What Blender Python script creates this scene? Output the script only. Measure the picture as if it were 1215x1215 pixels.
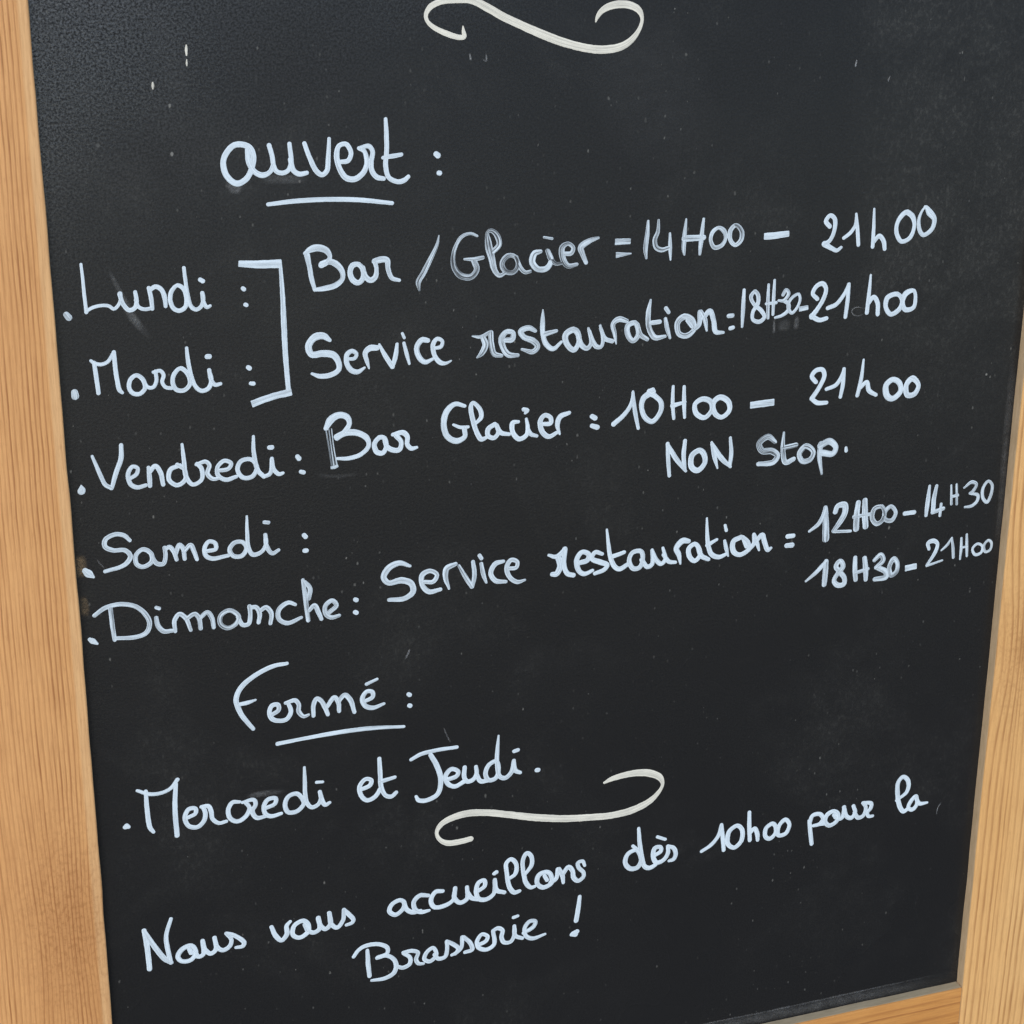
import bpy, bmesh, math, random
from mathutils import Matrix, Vector, noise
random.seed(7)
sc = bpy.context.scene
for o in list(bpy.data.objects): bpy.data.objects.remove(o)
R = math.radians

# ---------------------------------------------------------------- camera
cam_data = bpy.data.cameras.new('camera')
cam = bpy.data.objects.new('camera', cam_data)
sc.collection.objects.link(cam)
cam.matrix_world = Matrix([[0.943639, 0.119039, -0.308829, -0.415882], [-0.309716, 0.646616, -0.697111, -0.624016], [0.11671, 0.75347, 0.64704, 1.399323], [0.0, 0.0, 0.0, 1.0]])
cam_data.sensor_fit = 'HORIZONTAL'
cam_data.angle = 0.492023
cam_data.clip_start = .01; cam_data.clip_end = 500
sc.camera = cam

# ---------------------------------------------------------------- sky, sun, exposure
SUN_DIR = Vector((-.33, -.745, .625)).normalized()          # towards the sun: high, left, behind the viewer
elev = math.asin(SUN_DIR.z)
world = bpy.data.worlds.new('World'); sc.world = world; world.use_nodes = True
nt = world.node_tree
sky = nt.nodes.new('ShaderNodeTexSky'); sky.sky_type = 'NISHITA'; sky.sun_disc = False
sky.sun_elevation = elev; sky.sun_rotation = math.atan2(SUN_DIR.x, SUN_DIR.y)
sky.air_density = 1.0; sky.dust_density = 1.0
bg = nt.nodes['Background']; bg.inputs[1].default_value = .12
nt.links.new(sky.outputs[0], bg.inputs[0])
sun_data = bpy.data.lights.new('sun', 'SUN'); sun_data.energy = 1.2; sun_data.angle = R(25)
sun_data.color = (1, .97, .92)
sun = bpy.data.objects.new('sun', sun_data); sc.collection.objects.link(sun)
sun.rotation_euler = (-SUN_DIR).to_track_quat('-Z', 'Y').to_euler()
sun.location = (0, 0, 5)
sc.view_settings.view_transform = 'Standard'; sc.view_settings.look = 'None'
sc.view_settings.exposure = 0.47; sc.view_settings.gamma = 1
sc.view_settings.use_curve_mapping = False

# ---------------------------------------------------------------- node helper
class NT:
    def __init__(s, name):
        s.m = bpy.data.materials.new(name); s.m.use_nodes = True
        s.t = s.m.node_tree; s.b = s.t.nodes['Principled BSDF']; s.out = s.t.nodes['Material Output']
    def n(s, typ, **kw):
        x = s.t.nodes.new('ShaderNode' + typ)
        for k, v in kw.items(): setattr(x, k, v)
        return x
    def put(s, sock, v):
        if v is None: return
        if isinstance(v, bpy.types.NodeSocket): s.t.links.new(v, sock)
        else: sock.default_value = v
    def math(s, op, a, b=None, c=None, clamp=False):
        x = s.n('Math', operation=op, use_clamp=clamp)
        for i, v in enumerate((a, b, c)): s.put(x.inputs[i], v)
        return x.outputs[0]
    def rng(s, v, a, b, c, d, smooth=False):
        x = s.n('MapRange', interpolation_type='SMOOTHSTEP' if smooth else 'LINEAR')
        s.put(x.inputs[0], v)
        for i, q in enumerate((a, b, c, d)): s.put(x.inputs[i + 1], q)
        return x.outputs[0]
    def mix(s, f, a, b):
        x = s.n('Mix', data_type='RGBA')
        s.put(x.inputs[0], f)
        for i, v in ((6, a), (7, b)):
            s.put(x.inputs[i], v if isinstance(v, bpy.types.NodeSocket) else (*v, 1))
        return x.outputs[2]
    def vec(s, x, y, z):
        q = s.n('CombineXYZ')
        for i, v in enumerate((x, y, z)): s.put(q.inputs[i], v)
        return q.outputs[0]
    def noise(s, v, scale, detail=2, rough=.5, dist=0):
        q = s.n('TexNoise'); s.put(q.inputs['Vector'], v)
        q.inputs['Scale'].default_value = scale; q.inputs['Detail'].default_value = detail
        q.inputs['Roughness'].default_value = rough; q.inputs['Distortion'].default_value = dist
        return q.outputs[0]
    def xyz(s):
        tc = s.n('TexCoord'); sp = s.n('SeparateXYZ'); s.t.links.new(tc.outputs['Object'], sp.inputs[0])
        return tc.outputs['Object'], sp.outputs[0], sp.outputs[1], sp.outputs[2]
    def bump(s, h, strength, dist):
        q = s.n('Bump'); s.put(q.inputs['Height'], h)
        q.inputs['Strength'].default_value = strength; q.inputs['Distance'].default_value = dist
        s.t.links.new(q.outputs[0], s.b.inputs['Normal'])

# ---------------------------------------------------------------- materials
def slate_material():
    k = NT('blackboard_laminate')
    p, x, y, z = k.xyz()
    cloud = k.noise(p, 5, 3, .6)
    col = k.mix(cloud, (.0098, .0099, .0104), (.0132, .0132, .0133))
    grain = k.rng(k.noise(p, 560, 2, .6), .35, .68, 0, 1)
    col = k.mix(k.math('MULTIPLY', grain, .35), col, (.0160, .0161, .0165))
    # wiped chalk dust: one big patch high on the right, smaller uneven ones elsewhere
    patch = k.math('MULTIPLY', k.rng(k.math('ADD', x, k.math('MULTIPLY', k.noise(p, 6, 2), .06)), .19, .235, 0, 1, True), k.rng(y, .60, .80, 0, 1, True))
    dust = k.math('MAXIMUM', patch, k.rng(k.noise(p, 7, 4, .65, .6), .47, .74, 0, .8, True))
    dustf = k.rng(k.noise(k.vec(x, k.math('MULTIPLY', y, .6), z), 380, 4, .75), .5, .72, 0, 1)
    dustb = k.rng(k.noise(p, 34, 4, .7), .35, .7, .15, 1)
    col = k.mix(k.math('MULTIPLY', k.math('MULTIPLY', dust, k.math('ADD', dustf, .22)), k.math('MULTIPLY', dustb, .068)), col, (.6, .6, .54))
    # chalk specks: a few random cells light up, each a small irregular dot
    def specks(scale, stretch, share, radius, amount, colour, extra=None):
        v = k.vec(x, k.math('MULTIPLY', y, stretch), scale * .37)
        vo = k.n('TexVoronoi', feature='F1', voronoi_dimensions='2D'); k.put(vo.inputs['Vector'], v)
        vo.inputs['Scale'].default_value = scale
        cr = k.n('SeparateColor'); k.t.links.new(vo.outputs['Color'], cr.inputs[0])
        on = k.rng(cr.outputs[0], share, share + .002, 0, 1)
        wob = k.math('ADD', vo.outputs['Distance'], k.math('MULTIPLY', k.math('SUBTRACT', k.noise(p, scale * 7, 2), .5), radius * 1.6))
        size = k.math('MULTIPLY', k.math('ADD', k.math('MULTIPLY', cr.outputs[1], .9), .25), radius)
        dot = k.math('SUBTRACT', 1.0, k.math('DIVIDE', wob, size), clamp=True)
        dot = k.math('MULTIPLY', k.math('MINIMUM', k.math('MULTIPLY', dot, 1.8), 1.0), on)
        amt = k.math('MULTIPLY', k.math('MULTIPLY', dot, amount), k.math('ADD', k.math('POWER', cr.outputs[2], 2.0), .12))
        if extra is not None: amt = k.math('MULTIPLY', amt, extra)
        return k.mix(amt, col, colour)
    clump = k.rng(k.noise(p, 9, 4, .65), .46, .70, .10, 1.5)
    col = specks(130, .7, .945, .11, .26, (.5, .5, .45), clump)
    col = specks(300, .6, .92, .20, .22, (.5, .5, .45), clump)
    col = specks(52, .5, .965, .05, .55, (.55, .55, .5))
    col = specks(70, .3, .955, .045, .32, (.5, .5, .46), clump)
    k.t.links.new(col, k.b.inputs['Base Color'])
    rgh = k.rng(k.noise(p, 9, 3), .3, .7, .25, .31)
    k.t.links.new(rgh, k.b.inputs['Roughness'])
    spark = k.math('ADD', k.math('MULTIPLY', k.noise(p, 760, 2, .6), .65), k.math('MULTIPLY', k.noise(p, 1300, 1), .35))
    # sheen put in by position: specular and its grain strengthen towards the upper left
    sheen_pos = k.math('ADD', k.math('MULTIPLY', x, -1.0), k.math('MULTIPLY', k.math('SUBTRACT', y, .60), 1.5))
    sheen_pos = k.math('ADD', sheen_pos, k.math('MULTIPLY', k.math('SUBTRACT', k.noise(p, 7, 3), .5), .35))
    sheen = k.rng(sheen_pos, .52, .98, 0, 1, True)
    lo = k.math('MULTIPLY_ADD', sheen, -.10, .19); hi = k.math('MULTIPLY_ADD', sheen, 1.10, .31)
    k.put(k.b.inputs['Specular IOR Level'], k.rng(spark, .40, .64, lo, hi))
    k.bump(k.noise(p, 620, 2, .6), .12, .0008)
    return k.m

def wood_material(name, along, off, c_light, c_mid, c_dark, knots=(), freq=165.0, rough=.5, sap=None, wander=3.4):
    k = NT(name)
    p, x, y, z = k.xyz()
    a, b = (y, x) if along == 'y' else (x, y)      # a along the grain, b across it
    b = k.math('ADD', b, off)
    warp = k.math('MULTIPLY', k.math('SUBTRACT', k.noise(k.vec(k.math('MULTIPLY', b, 2.5), k.math('MULTIPLY', a, .7), off * 31), 2.6, 1), .5), .011)
    fine = k.math('MULTIPLY', k.math('SUBTRACT', k.noise(k.vec(k.math('MULTIPLY', b, 40), k.math('MULTIPLY', a, 14), off), 2.0, 3), .5), .0016)
    t = k.math('ADD', k.math('ADD', b, k.math('MULTIPLY', z, .55)), k.math('ADD', warp, fine))
    spot = mott = None
    for kx, ky, rad, amp, core in knots:
        dx = k.math('SUBTRACT', b, kx + off); dy = k.math('MULTIPLY', k.math('SUBTRACT', a, ky), .40)
        d2 = k.math('ADD', k.math('MULTIPLY', dx, dx), k.math('MULTIPLY', dy, dy))
        g = k.math('EXPONENT', k.math('DIVIDE', d2, -rad * rad))
        t = k.math('ADD', t, k.math('MULTIPLY', k.math('MULTIPLY', dx, g), amp))
        mott = g
        if core: spot = k.rng(k.math('SQRT', d2), rad * .08, rad * .45, core, 0, True)
    ph = k.math('MULTIPLY', t, freq)
    ph = k.math('ADD', ph, k.math('MULTIPLY', k.noise(k.vec(k.math('MULTIPLY', t, 55), 0.0, off * 17), 1.0, 2), wander))
    fr = k.math('FRACT', ph)
    late = k.math('MULTIPLY', k.rng(fr, .42, .80, 0, 1, True), k.rng(fr, .85, 1.0, 1, 0, True))
    idn = k.noise(k.vec(k.math('MULTIPLY', k.math('FLOOR', ph), 3.7), off, 0.0), 1.7, 0)
    late = k.math('MULTIPLY', late, k.rng(idn, .30, .66, .35, 1.0))
    late = k.math('MULTIPLY', late, k.rng(k.noise(k.vec(k.math('MULTIPLY', b, 60), k.math('MULTIPLY', a, 30), 0.0), 1.0, 3), .3, .65, .5, 1.1))
    if sap: sapf = k.rng(x, sap, sap + .002, 0, 1, True); late = k.math('MULTIPLY', late, k.math('SUBTRACT', 1.0, k.math('MULTIPLY', sapf, .85)))
    fib = k.noise(k.vec(k.math('MULTIPLY', b, 800), k.math('MULTIPLY', a, 40), k.math('MULTIPLY', z, 400)), 1.0, 4, .65)
    pores = k.rng(k.noise(k.vec(k.math('MULTIPLY', b, 900), k.math('MULTIPLY', a, 170), 0.0), 1.0, 3, .6), .57, .72, 0, 1)
    tone = k.noise(k.vec(k.math('MULTIPLY', b, 22), k.math('MULTIPLY', a, 4), off), 1.0, 3)
    blot = k.noise(k.vec(k.math('MULTIPLY', b, 60), k.math('MULTIPLY', a, 40), off), 1.0, 3)
    col = k.mix(k.rng(tone, .3, .7, 0, 1), c_light, c_mid)
    col = k.mix(k.rng(blot, .45, .75, 0, .35), col, c_mid)
    if sap: col = k.mix(k.math('MULTIPLY', sapf, .7), col, (.70, .435, .205))
    col = k.mix(k.math('MULTIPLY', late, .80), col, c_dark)
    col = k.mix(k.rng(fib, .40, .68, 0, .30), col, c_dark)
    col = k.mix(k.math('MULTIPLY', pores, .22), col, c_dark)
    if mott is not None:
        sp = k.rng(k.noise(k.vec(k.math('MULTIPLY', b, 420), k.math('MULTIPLY', a, 260), 0.0), 1.0, 3, .65), .48, .62, 0, .5)
        col = k.mix(k.math('MULTIPLY', sp, mott), col, c_dark)
        col = k.mix(k.math('MULTIPLY', mott, .30), col, c_dark)
    if spot is not None: col = k.mix(spot, col, c_dark)
    k.t.links.new(col, k.b.inputs['Base Color'])
    k.put(k.b.inputs['Roughness'], k.rng(fib, .3, .7, rough - .08, rough + .1))
    k.b.inputs['Specular IOR Level'].default_value = .4
    k.bump(k.math('ADD', k.math('MULTIPLY', late, .7), k.math('MULTIPLY', fib, .8)), .35, .0005)
    return k.m

def raw_wood_material(name, colour, dirt):
    k = NT(name)
    p, x, y, z = k.xyz()
    n1 = k.noise(k.vec(k.math('MULTIPLY', x, 60), k.math('MULTIPLY', y, 60), k.math('MULTIPLY', z, 400)), 1.0, 4, .7)
    col = k.mix(k.rng(n1, .35, .7, 0, 1), colour, dirt)
    k.t.links.new(col, k.b.inputs['Base Color']); k.b.inputs['Roughness'].default_value = .8
    k.b.inputs['Specular IOR Level'].default_value = .2
    k.bump(n1, .3, .0004)
    return k.m

def paint_material(name, colour):
    k = NT(name)
    at = k.n('Attribute', attribute_name='stroke'); sp = k.n('SeparateXYZ')
    k.t.links.new(at.outputs['Vector'], sp.inputs[0])
    ac, al, sd = sp.outputs
    cov = k.n('Attribute', attribute_name='coverage').outputs['Fac']
    drift = k.noise(k.vec(k.math('MULTIPLY', al, 16), k.math('MULTIPLY', sd, 2.37), 0.0), 1.0, 2, .5)
    drift = k.rng(drift, .40, .68, 0, 1, True)
    cov = k.math('SUBTRACT', cov, k.math('MULTIPLY', drift, k.math('MULTIPLY_ADD', k.math('SUBTRACT', 1.0, cov), .55, .03)))
    hole = k.math('SUBTRACT', 1.0, cov)
    s1 = k.noise(k.vec(k.math('MULTIPLY', ac, 1.9), k.math('MULTIPLY', al, 26), k.math('MULTIPLY', sd, 7.3)), 1.0, 3, .6)
    s2 = k.noise(k.vec(k.math('MULTIPLY', ac, 4.6), k.math('MULTIPLY', al, 60), k.math('MULTIPLY', sd, 3.1)), 1.0, 2, .6)
    bl = k.noise(k.vec(k.math('MULTIPLY', ac, .6), k.math('MULTIPLY', al, 95), sd), 1.0, 2)
    mixs = k.math('ADD', k.math('MULTIPLY', s1, .58), k.math('MULTIPLY', s2, .42))
    cut = k.math('MULTIPLY_ADD', cov, .42, .225)
    tear = k.math('MULTIPLY', k.math('DIVIDE', k.math('SUBTRACT', mixs, cut), .15, clamp=True), .62)
    rim = k.math('SUBTRACT', 1.15, k.math('MULTIPLY', k.math('POWER', k.math('ABSOLUTE', ac), 3.0), .6))
    soft = k.math('MULTIPLY', k.math('ADD', k.math('MULTIPLY', hole, .55), .05), k.math('ADD', k.rng(bl, .35, .68, 0, 1.3), k.rng(s1, .4, .62, 0, .8)))
    body = k.math('SUBTRACT', 1.0, k.math('MULTIPLY', k.math('ADD', tear, soft), rim), clamp=True)
    hair = k.noise(k.vec(k.math('MULTIPLY', ac, 5.5), k.math('MULTIPLY', al, 22), k.math('MULTIPLY', sd, 5.9)), 1.0, 2, .7)
    body = k.math('SUBTRACT', body, k.rng(hair, .42, .68, 0, .30))
    body = k.math('MAXIMUM', body, .05)
    grainy = k.rng(k.noise(k.n('TexCoord').outputs['Object'], 900, 2), .3, .7, .93, 1.0)
    col = k.mix(k.math('MULTIPLY', body, grainy), (.02, .022, .025), colour)
    k.t.links.new(col, k.b.inputs['Base Color'])
    k.b.inputs['Roughness'].default_value = .55
    k.b.inputs['Specular IOR Level'].default_value = .35
    k.bump(k.math('ADD', s1, s2), .10, .0001)
    return k.m

def film_material(name, colour):
    k = NT(name)
    p, x, y, z = k.xyz()
    at = k.n('Attribute', attribute_name='stroke'); sp = k.n('SeparateXYZ')
    k.t.links.new(at.outputs['Vector'], sp.inputs[0])
    ac, al, sd = sp.outputs
    cov = k.n('Attribute', attribute_name='coverage').outputs['Fac']
    soft = k.math('SUBTRACT', 1.0, k.math('MULTIPLY', ac, ac), clamp=True)
    ends = k.math('MULTIPLY', k.rng(sd, 0, .3, 0, 1, True), k.rng(sd, .7, 1, 1, 0, True))
    nz = k.rng(k.noise(p, 110, 4, .65), .3, .75, .35, 1.4)
    nz = k.math('MULTIPLY', nz, k.rng(k.noise(p, 700, 2, .6), .35, .65, .55, 1.35))
    a = k.math('MULTIPLY', k.math('MULTIPLY', soft, ends), k.math('MULTIPLY', nz, cov), clamp=True)
    k.b.inputs['Base Color'].default_value = (*colour, 1)
    k.b.inputs['Roughness'].default_value = .9
    k.b.inputs['Specular IOR Level'].default_value = 0
    k.t.links.new(a, k.b.inputs['Alpha'])
    return k.m

def ground_material():
    k = NT('concrete_paving')
    p, x, y, z = k.xyz()
    v = k.rng(k.noise(p, 3, 5, .6), .3, .7, 0, 1)
    col = k.mix(v, (.075, .074, .072), (.115, .112, .106))
    br = k.n('TexBrick'); k.put(br.inputs['Vector'], p)
    br.inputs['Scale'].default_value = 1.0; br.inputs['Mortar Size'].default_value = .006
    br.inputs['Brick Width'].default_value = .6; br.inputs['Row Height'].default_value = .4
    col = k.mix(br.outputs['Fac'], col, (.045, .044, .042))
    k.t.links.new(col, k.b.inputs['Base Color']); k.b.inputs['Roughness'].default_value = .85
    k.bump(k.noise(p, 90, 4, .6), .4, .004)
    return k.m

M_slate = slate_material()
M_stile_l = wood_material('pine_left', 'y', .317, (.69, .365, .14), (.585, .288, .102), (.29, .108, .028),
                          knots=((-.321, .425, .026, .30, 0),), freq=380, sap=-.3062)
M_stile_r = wood_material('pine_right', 'y', .741, (.74, .445, .18), (.665, .37, .135), (.36, .165, .052),
                          knots=((.322, .506, .022, .9, .45),), freq=210)
M_rail = wood_material('pine_rail', 'x', .113, (.56, .265, .070), (.48, .205, .048), (.27, .095, .022), freq=110)
M_raw_stile = raw_wood_material('raw_stile_edge', (.66, .47, .28), (.52, .36, .20))
M_raw_rail = raw_wood_material('raw_rail_edge', (.58, .48, .31), (.46, .37, .23))
M_paint = paint_material('white_marker_paint', (.70, .815, .89))
M_cream = paint_material('cream_paint', (.80, .785, .68))
M_smudge_refl = film_material('chalk_and_reflection_film', (.62, .64, .64))
M_dirt = film_material('brown_dirt_film', (.30, .22, .13))
M_ground = ground_material()

# ---------------------------------------------------------------- helpers
def link(name, me, mat, parent=None):
    o = bpy.data.objects.new(name, me); sc.collection.objects.link(o)
    if mat: me.materials.append(mat)
    if parent: o.parent = parent
    return o

def beam(name, x0, x1, y0, y1, z0, z1, mat, parent, along, rad=.0016, bow=None, seed=0, raw=None, inner=0):
    """A sawn timber: a rounded rectangle lofted along its length with slightly uneven arrises."""
    if along == 'y': a0, a1, b0, b1 = y0, y1, x0, x1
    else: a0, a1, b0, b1 = x0, x1, y0, y1
    n = max(8, int((a1 - a0) / .008))
    prof = []
    for cx, cz, s in ((b1 - rad, z1 - rad, 0), (b0 + rad, z1 - rad, 1), (b0 + rad, z0 + rad, 2), (b1 - rad, z0 + rad, 3)):
        for q in range(5):
            an = (s + q / 4) * math.pi / 2
            prof.append((cx, cz, math.cos(an), math.sin(an)))
    bm = bmesh.new(); rings = []
    for i in range(n + 1):
        a = a0 + (a1 - a0) * i / n
        sh = bow(a) if bow else 0.0
        ring = []
        for j, (cx, cz, ca, sa) in enumerate(prof):
            w = noise.noise((a * 9, (j // 5) * 3.1, seed)) * .00022 + noise.noise((a * 60, (j // 5) * 5.7, seed + 9)) * .00016
            r = rad * (1 + .35 * noise.noise((a * 30, (j // 5) * 2.3, seed + 4)))
            bb = cx + ca * r + sh + w * (1 if ca > 0 else -1); zz = cz + sa * r + w * .4
            ring.append(bm.verts.new((bb, a, zz) if along == 'y' else (a, bb, zz)))
        rings.append(ring)
    m = len(prof)
    for i in range(n):
        for j in range(m):
            bm.faces.new((rings[i][j], rings[i][(j + 1) % m], rings[i + 1][(j + 1) % m], rings[i + 1][j]))
    bm.faces.new(rings[0]); bm.faces.new(rings[-1][::-1])
    bmesh.ops.recalc_face_normals(bm, faces=bm.faces)
    me = bpy.data.meshes.new(name); bm.to_mesh(me); bm.free()
    if raw: me.materials.append(mat); me.materials.append(raw); mat = None
    for f in me.polygons:
        f.use_smooth = True
        nb = f.normal.x if along == 'y' else f.normal.y
        if raw and nb * inner > .93: f.material_index = 1
    me.set_sharp_from_angle(angle=R(50))
    return link(name, me, mat, parent)

def spline(pts, step):
    """Catmull-Rom through (x, y, r), resampled evenly."""
    n = len(pts); out = []
    closed = n > 4 and math.hypot(pts[0][0] - pts[-1][0], pts[0][1] - pts[-1][1]) < .0012
    for i in range(n - 1):
        p1, p2 = pts[i], pts[i + 1]
        p0 = pts[i - 1] if i else (pts[-2] if closed else tuple(2 * a - b for a, b in zip(p1, p2)))
        p3 = pts[i + 2] if i + 2 < n else (pts[1] if closed else tuple(2 * a - b for a, b in zip(p2, p1)))
        d = [max(1e-6, math.hypot(b[0] - a[0], b[1] - a[1])) ** .5 for a, b in ((p0, p1), (p1, p2), (p2, p3))]
        t0 = 0; t1 = d[0]; t2 = t1 + d[1]; t3 = t2 + d[2]
        k = max(2, int(math.hypot(p2[0] - p1[0], p2[1] - p1[1]) / step))
        for s in range(k):
            t = t1 + (t2 - t1) * s / k
            L = lambda a, b, ta, tb: tuple(((tb - t) * u + (t - ta) * v) / (tb - ta) for u, v in zip(a, b))
            A1 = L(p0, p1, t0, t1); A2 = L(p1, p2, t1, t2); A3 = L(p2, p3, t2, t3)
            B1 = L(A1, A2, t0, t2); B2 = L(A2, A3, t1, t3)
            out.append(L(B1, B2, t1, t2))
    out.append(pts[-1])
    return out

ACROSS = (-1, -.82, -.4, 0, .4, .82, 1)
HEIGHT = (0, .7, 1, 1.05, 1, .7, 0)
SEED = [0]
def strokes_mesh(name, strokes, cov, flat, film=False):
    verts, faces, att = [], [], []
    zb = .00012
    for pts in strokes:
        SEED[0] += 1; sd = SEED[0]
        sp = spline(pts, .0007)
        # rounded pen ends
        def ext(a, b, r, rev):
            L = math.hypot(a[0] - b[0], a[1] - b[1]) or 1e-6
            ux, uy = (a[0] - b[0]) / L, (a[1] - b[1]) / L
            ks = (.3, .55, .78, .92, 1.0) if not flat else (.08, .16)
            res = [(a[0] + ux * r * k, a[1] + uy * r * k, r * (math.sqrt(max(0, 1 - k * k)) if not flat else 1 - k)) for k in ks]
            return res[::-1] if rev else res
        if not film:
            e0 = ext(sp[0], sp[min(2, len(sp) - 1)], sp[0][2], True); e1 = ext(sp[-1], sp[max(-3, -len(sp))], sp[-1][2], False)
            sp = e0 + sp + e1
        n = len(sp); base = len(verts); run = 0
        hgt = .00010
        for i, (x, y, r) in enumerate(sp):
            a = sp[max(0, i - 2)]; b = sp[min(n - 1, i + 2)]
            tx, ty = b[0] - a[0], b[1] - a[1]; L = math.hypot(tx, ty) or 1e-6
            nx, ny = -ty / L, tx / L
            if i: run += math.hypot(x - sp[i - 1][0], y - sp[i - 1][1])
            wl = 1 + .07 * noise.noise((run * 260, sd * 3.3, 0)) + .05 * noise.noise((run * 900, sd * 1.7, 5))
            wr = 1 + .07 * noise.noise((run * 260, sd * 3.3, 20)) + .05 * noise.noise((run * 900, sd * 1.7, 25))
            z = zb + 2e-5 * i / n
            for u, hh in zip(ACROSS, HEIGHT):
                q = u * r * (wr if u > 0 else wl)
                verts.append((x + nx * q, y + ny * q, z + (0 if film else hh * hgt)))
                att.append((u, run, i / (n - 1) if film else float(sd % 97)))
        m = len(ACROSS)
        for i in range(n - 1):
            for j in range(m - 1):
                v = base + i * m + j
                faces.append((v, v + m, v + m + 1, v + 1))
        zb += 7e-6
    me = bpy.data.meshes.new(name); me.from_pydata(verts, [], faces); me.update()
    a = me.attributes.new('stroke', 'FLOAT_VECTOR', 'POINT')
    a.data.foreach_set('vector', [c for t in att for c in t])
    a = me.attributes.new('coverage', 'FLOAT', 'POINT')
    a.data.foreach_set('value', [cov] * len(verts))
    bm = bmesh.new(); bm.from_mesh(me)
    for f in bm.faces:
        f.normal_update()
        if f.normal.z < 0: f.normal_flip()
        f.smooth = True
    bm.to_mesh(me); bm.free()
    return me

def parse(s):
    return [[tuple(float(v) / 1000 for v in t.split(',')) for t in st.split()] for st in s.split('|')]

# ---------------------------------------------------------------- ground
bm = bmesh.new()
N = 24
g = [[bm.verts.new((-60 + 120 * i / N, -60 + 120 * j / N, 0)) for j in range(N + 1)] for i in range(N + 1)]
for i in range(N):
    for j in range(N): bm.faces.new((g[i][j], g[i + 1][j], g[i + 1][j + 1], g[i][j + 1]))
me = bpy.data.meshes.new('pavement'); bm.to_mesh(me); bm.free()
ground = link('pavement', me, M_ground); ground['kind'] = 'structure'

# ---------------------------------------------------------------- the chalkboard
board = bpy.data.objects.new('chalkboard', None); sc.collection.objects.link(board)
board.location = (0, 0, .006); board.rotation_euler = (R(70), 0, 0)
board['label'] = 'black chalkboard in a pine frame with opening hours handwritten in white'
board['category'] = 'chalkboard'

HW, PB, PT, ZF = .30, .24, 1.06, .0085
# writing surface, let into the frame
bm = bmesh.new()
bmesh.ops.create_cube(bm, size=1)
for v in bm.verts:
    v.co = (v.co.x * 2 * (HW + .007), (PB + PT) / 2 + v.co.y * (PT - PB + .014), -.003 + v.co.z * .006)
me = bpy.data.meshes.new('writing_panel'); bm.to_mesh(me); bm.free()
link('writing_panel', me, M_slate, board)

bow_l = lambda a: .0009 * math.sin((a - .2) / .78 * math.pi)
bow_r = lambda a: -.0005 * math.sin((a - .2) / .78 * math.pi)
beam('stile', -HW - .072, -HW, 0, 1.135, -.0195, ZF, M_stile_l, board, 'y', .0015, bow_l, 1, M_raw_stile, 1)
beam('stile', HW, HW + .072, 0, 1.135, -.0195, ZF, M_stile_r, board, 'y', .0015, bow_r, 2, M_raw_stile, -1)
beam('rail', -HW + .0008, HW - .0008, PB - .075, PB, -.0190, ZF - .0004, M_rail, board, 'x', .0014, None, 3, M_raw_rail, 1)
beam('rail', -HW + .0004, HW - .0004, PT, PT + .072, -.0190, ZF - .0004, M_rail, board, 'x', .0016, None, 4)

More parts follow.
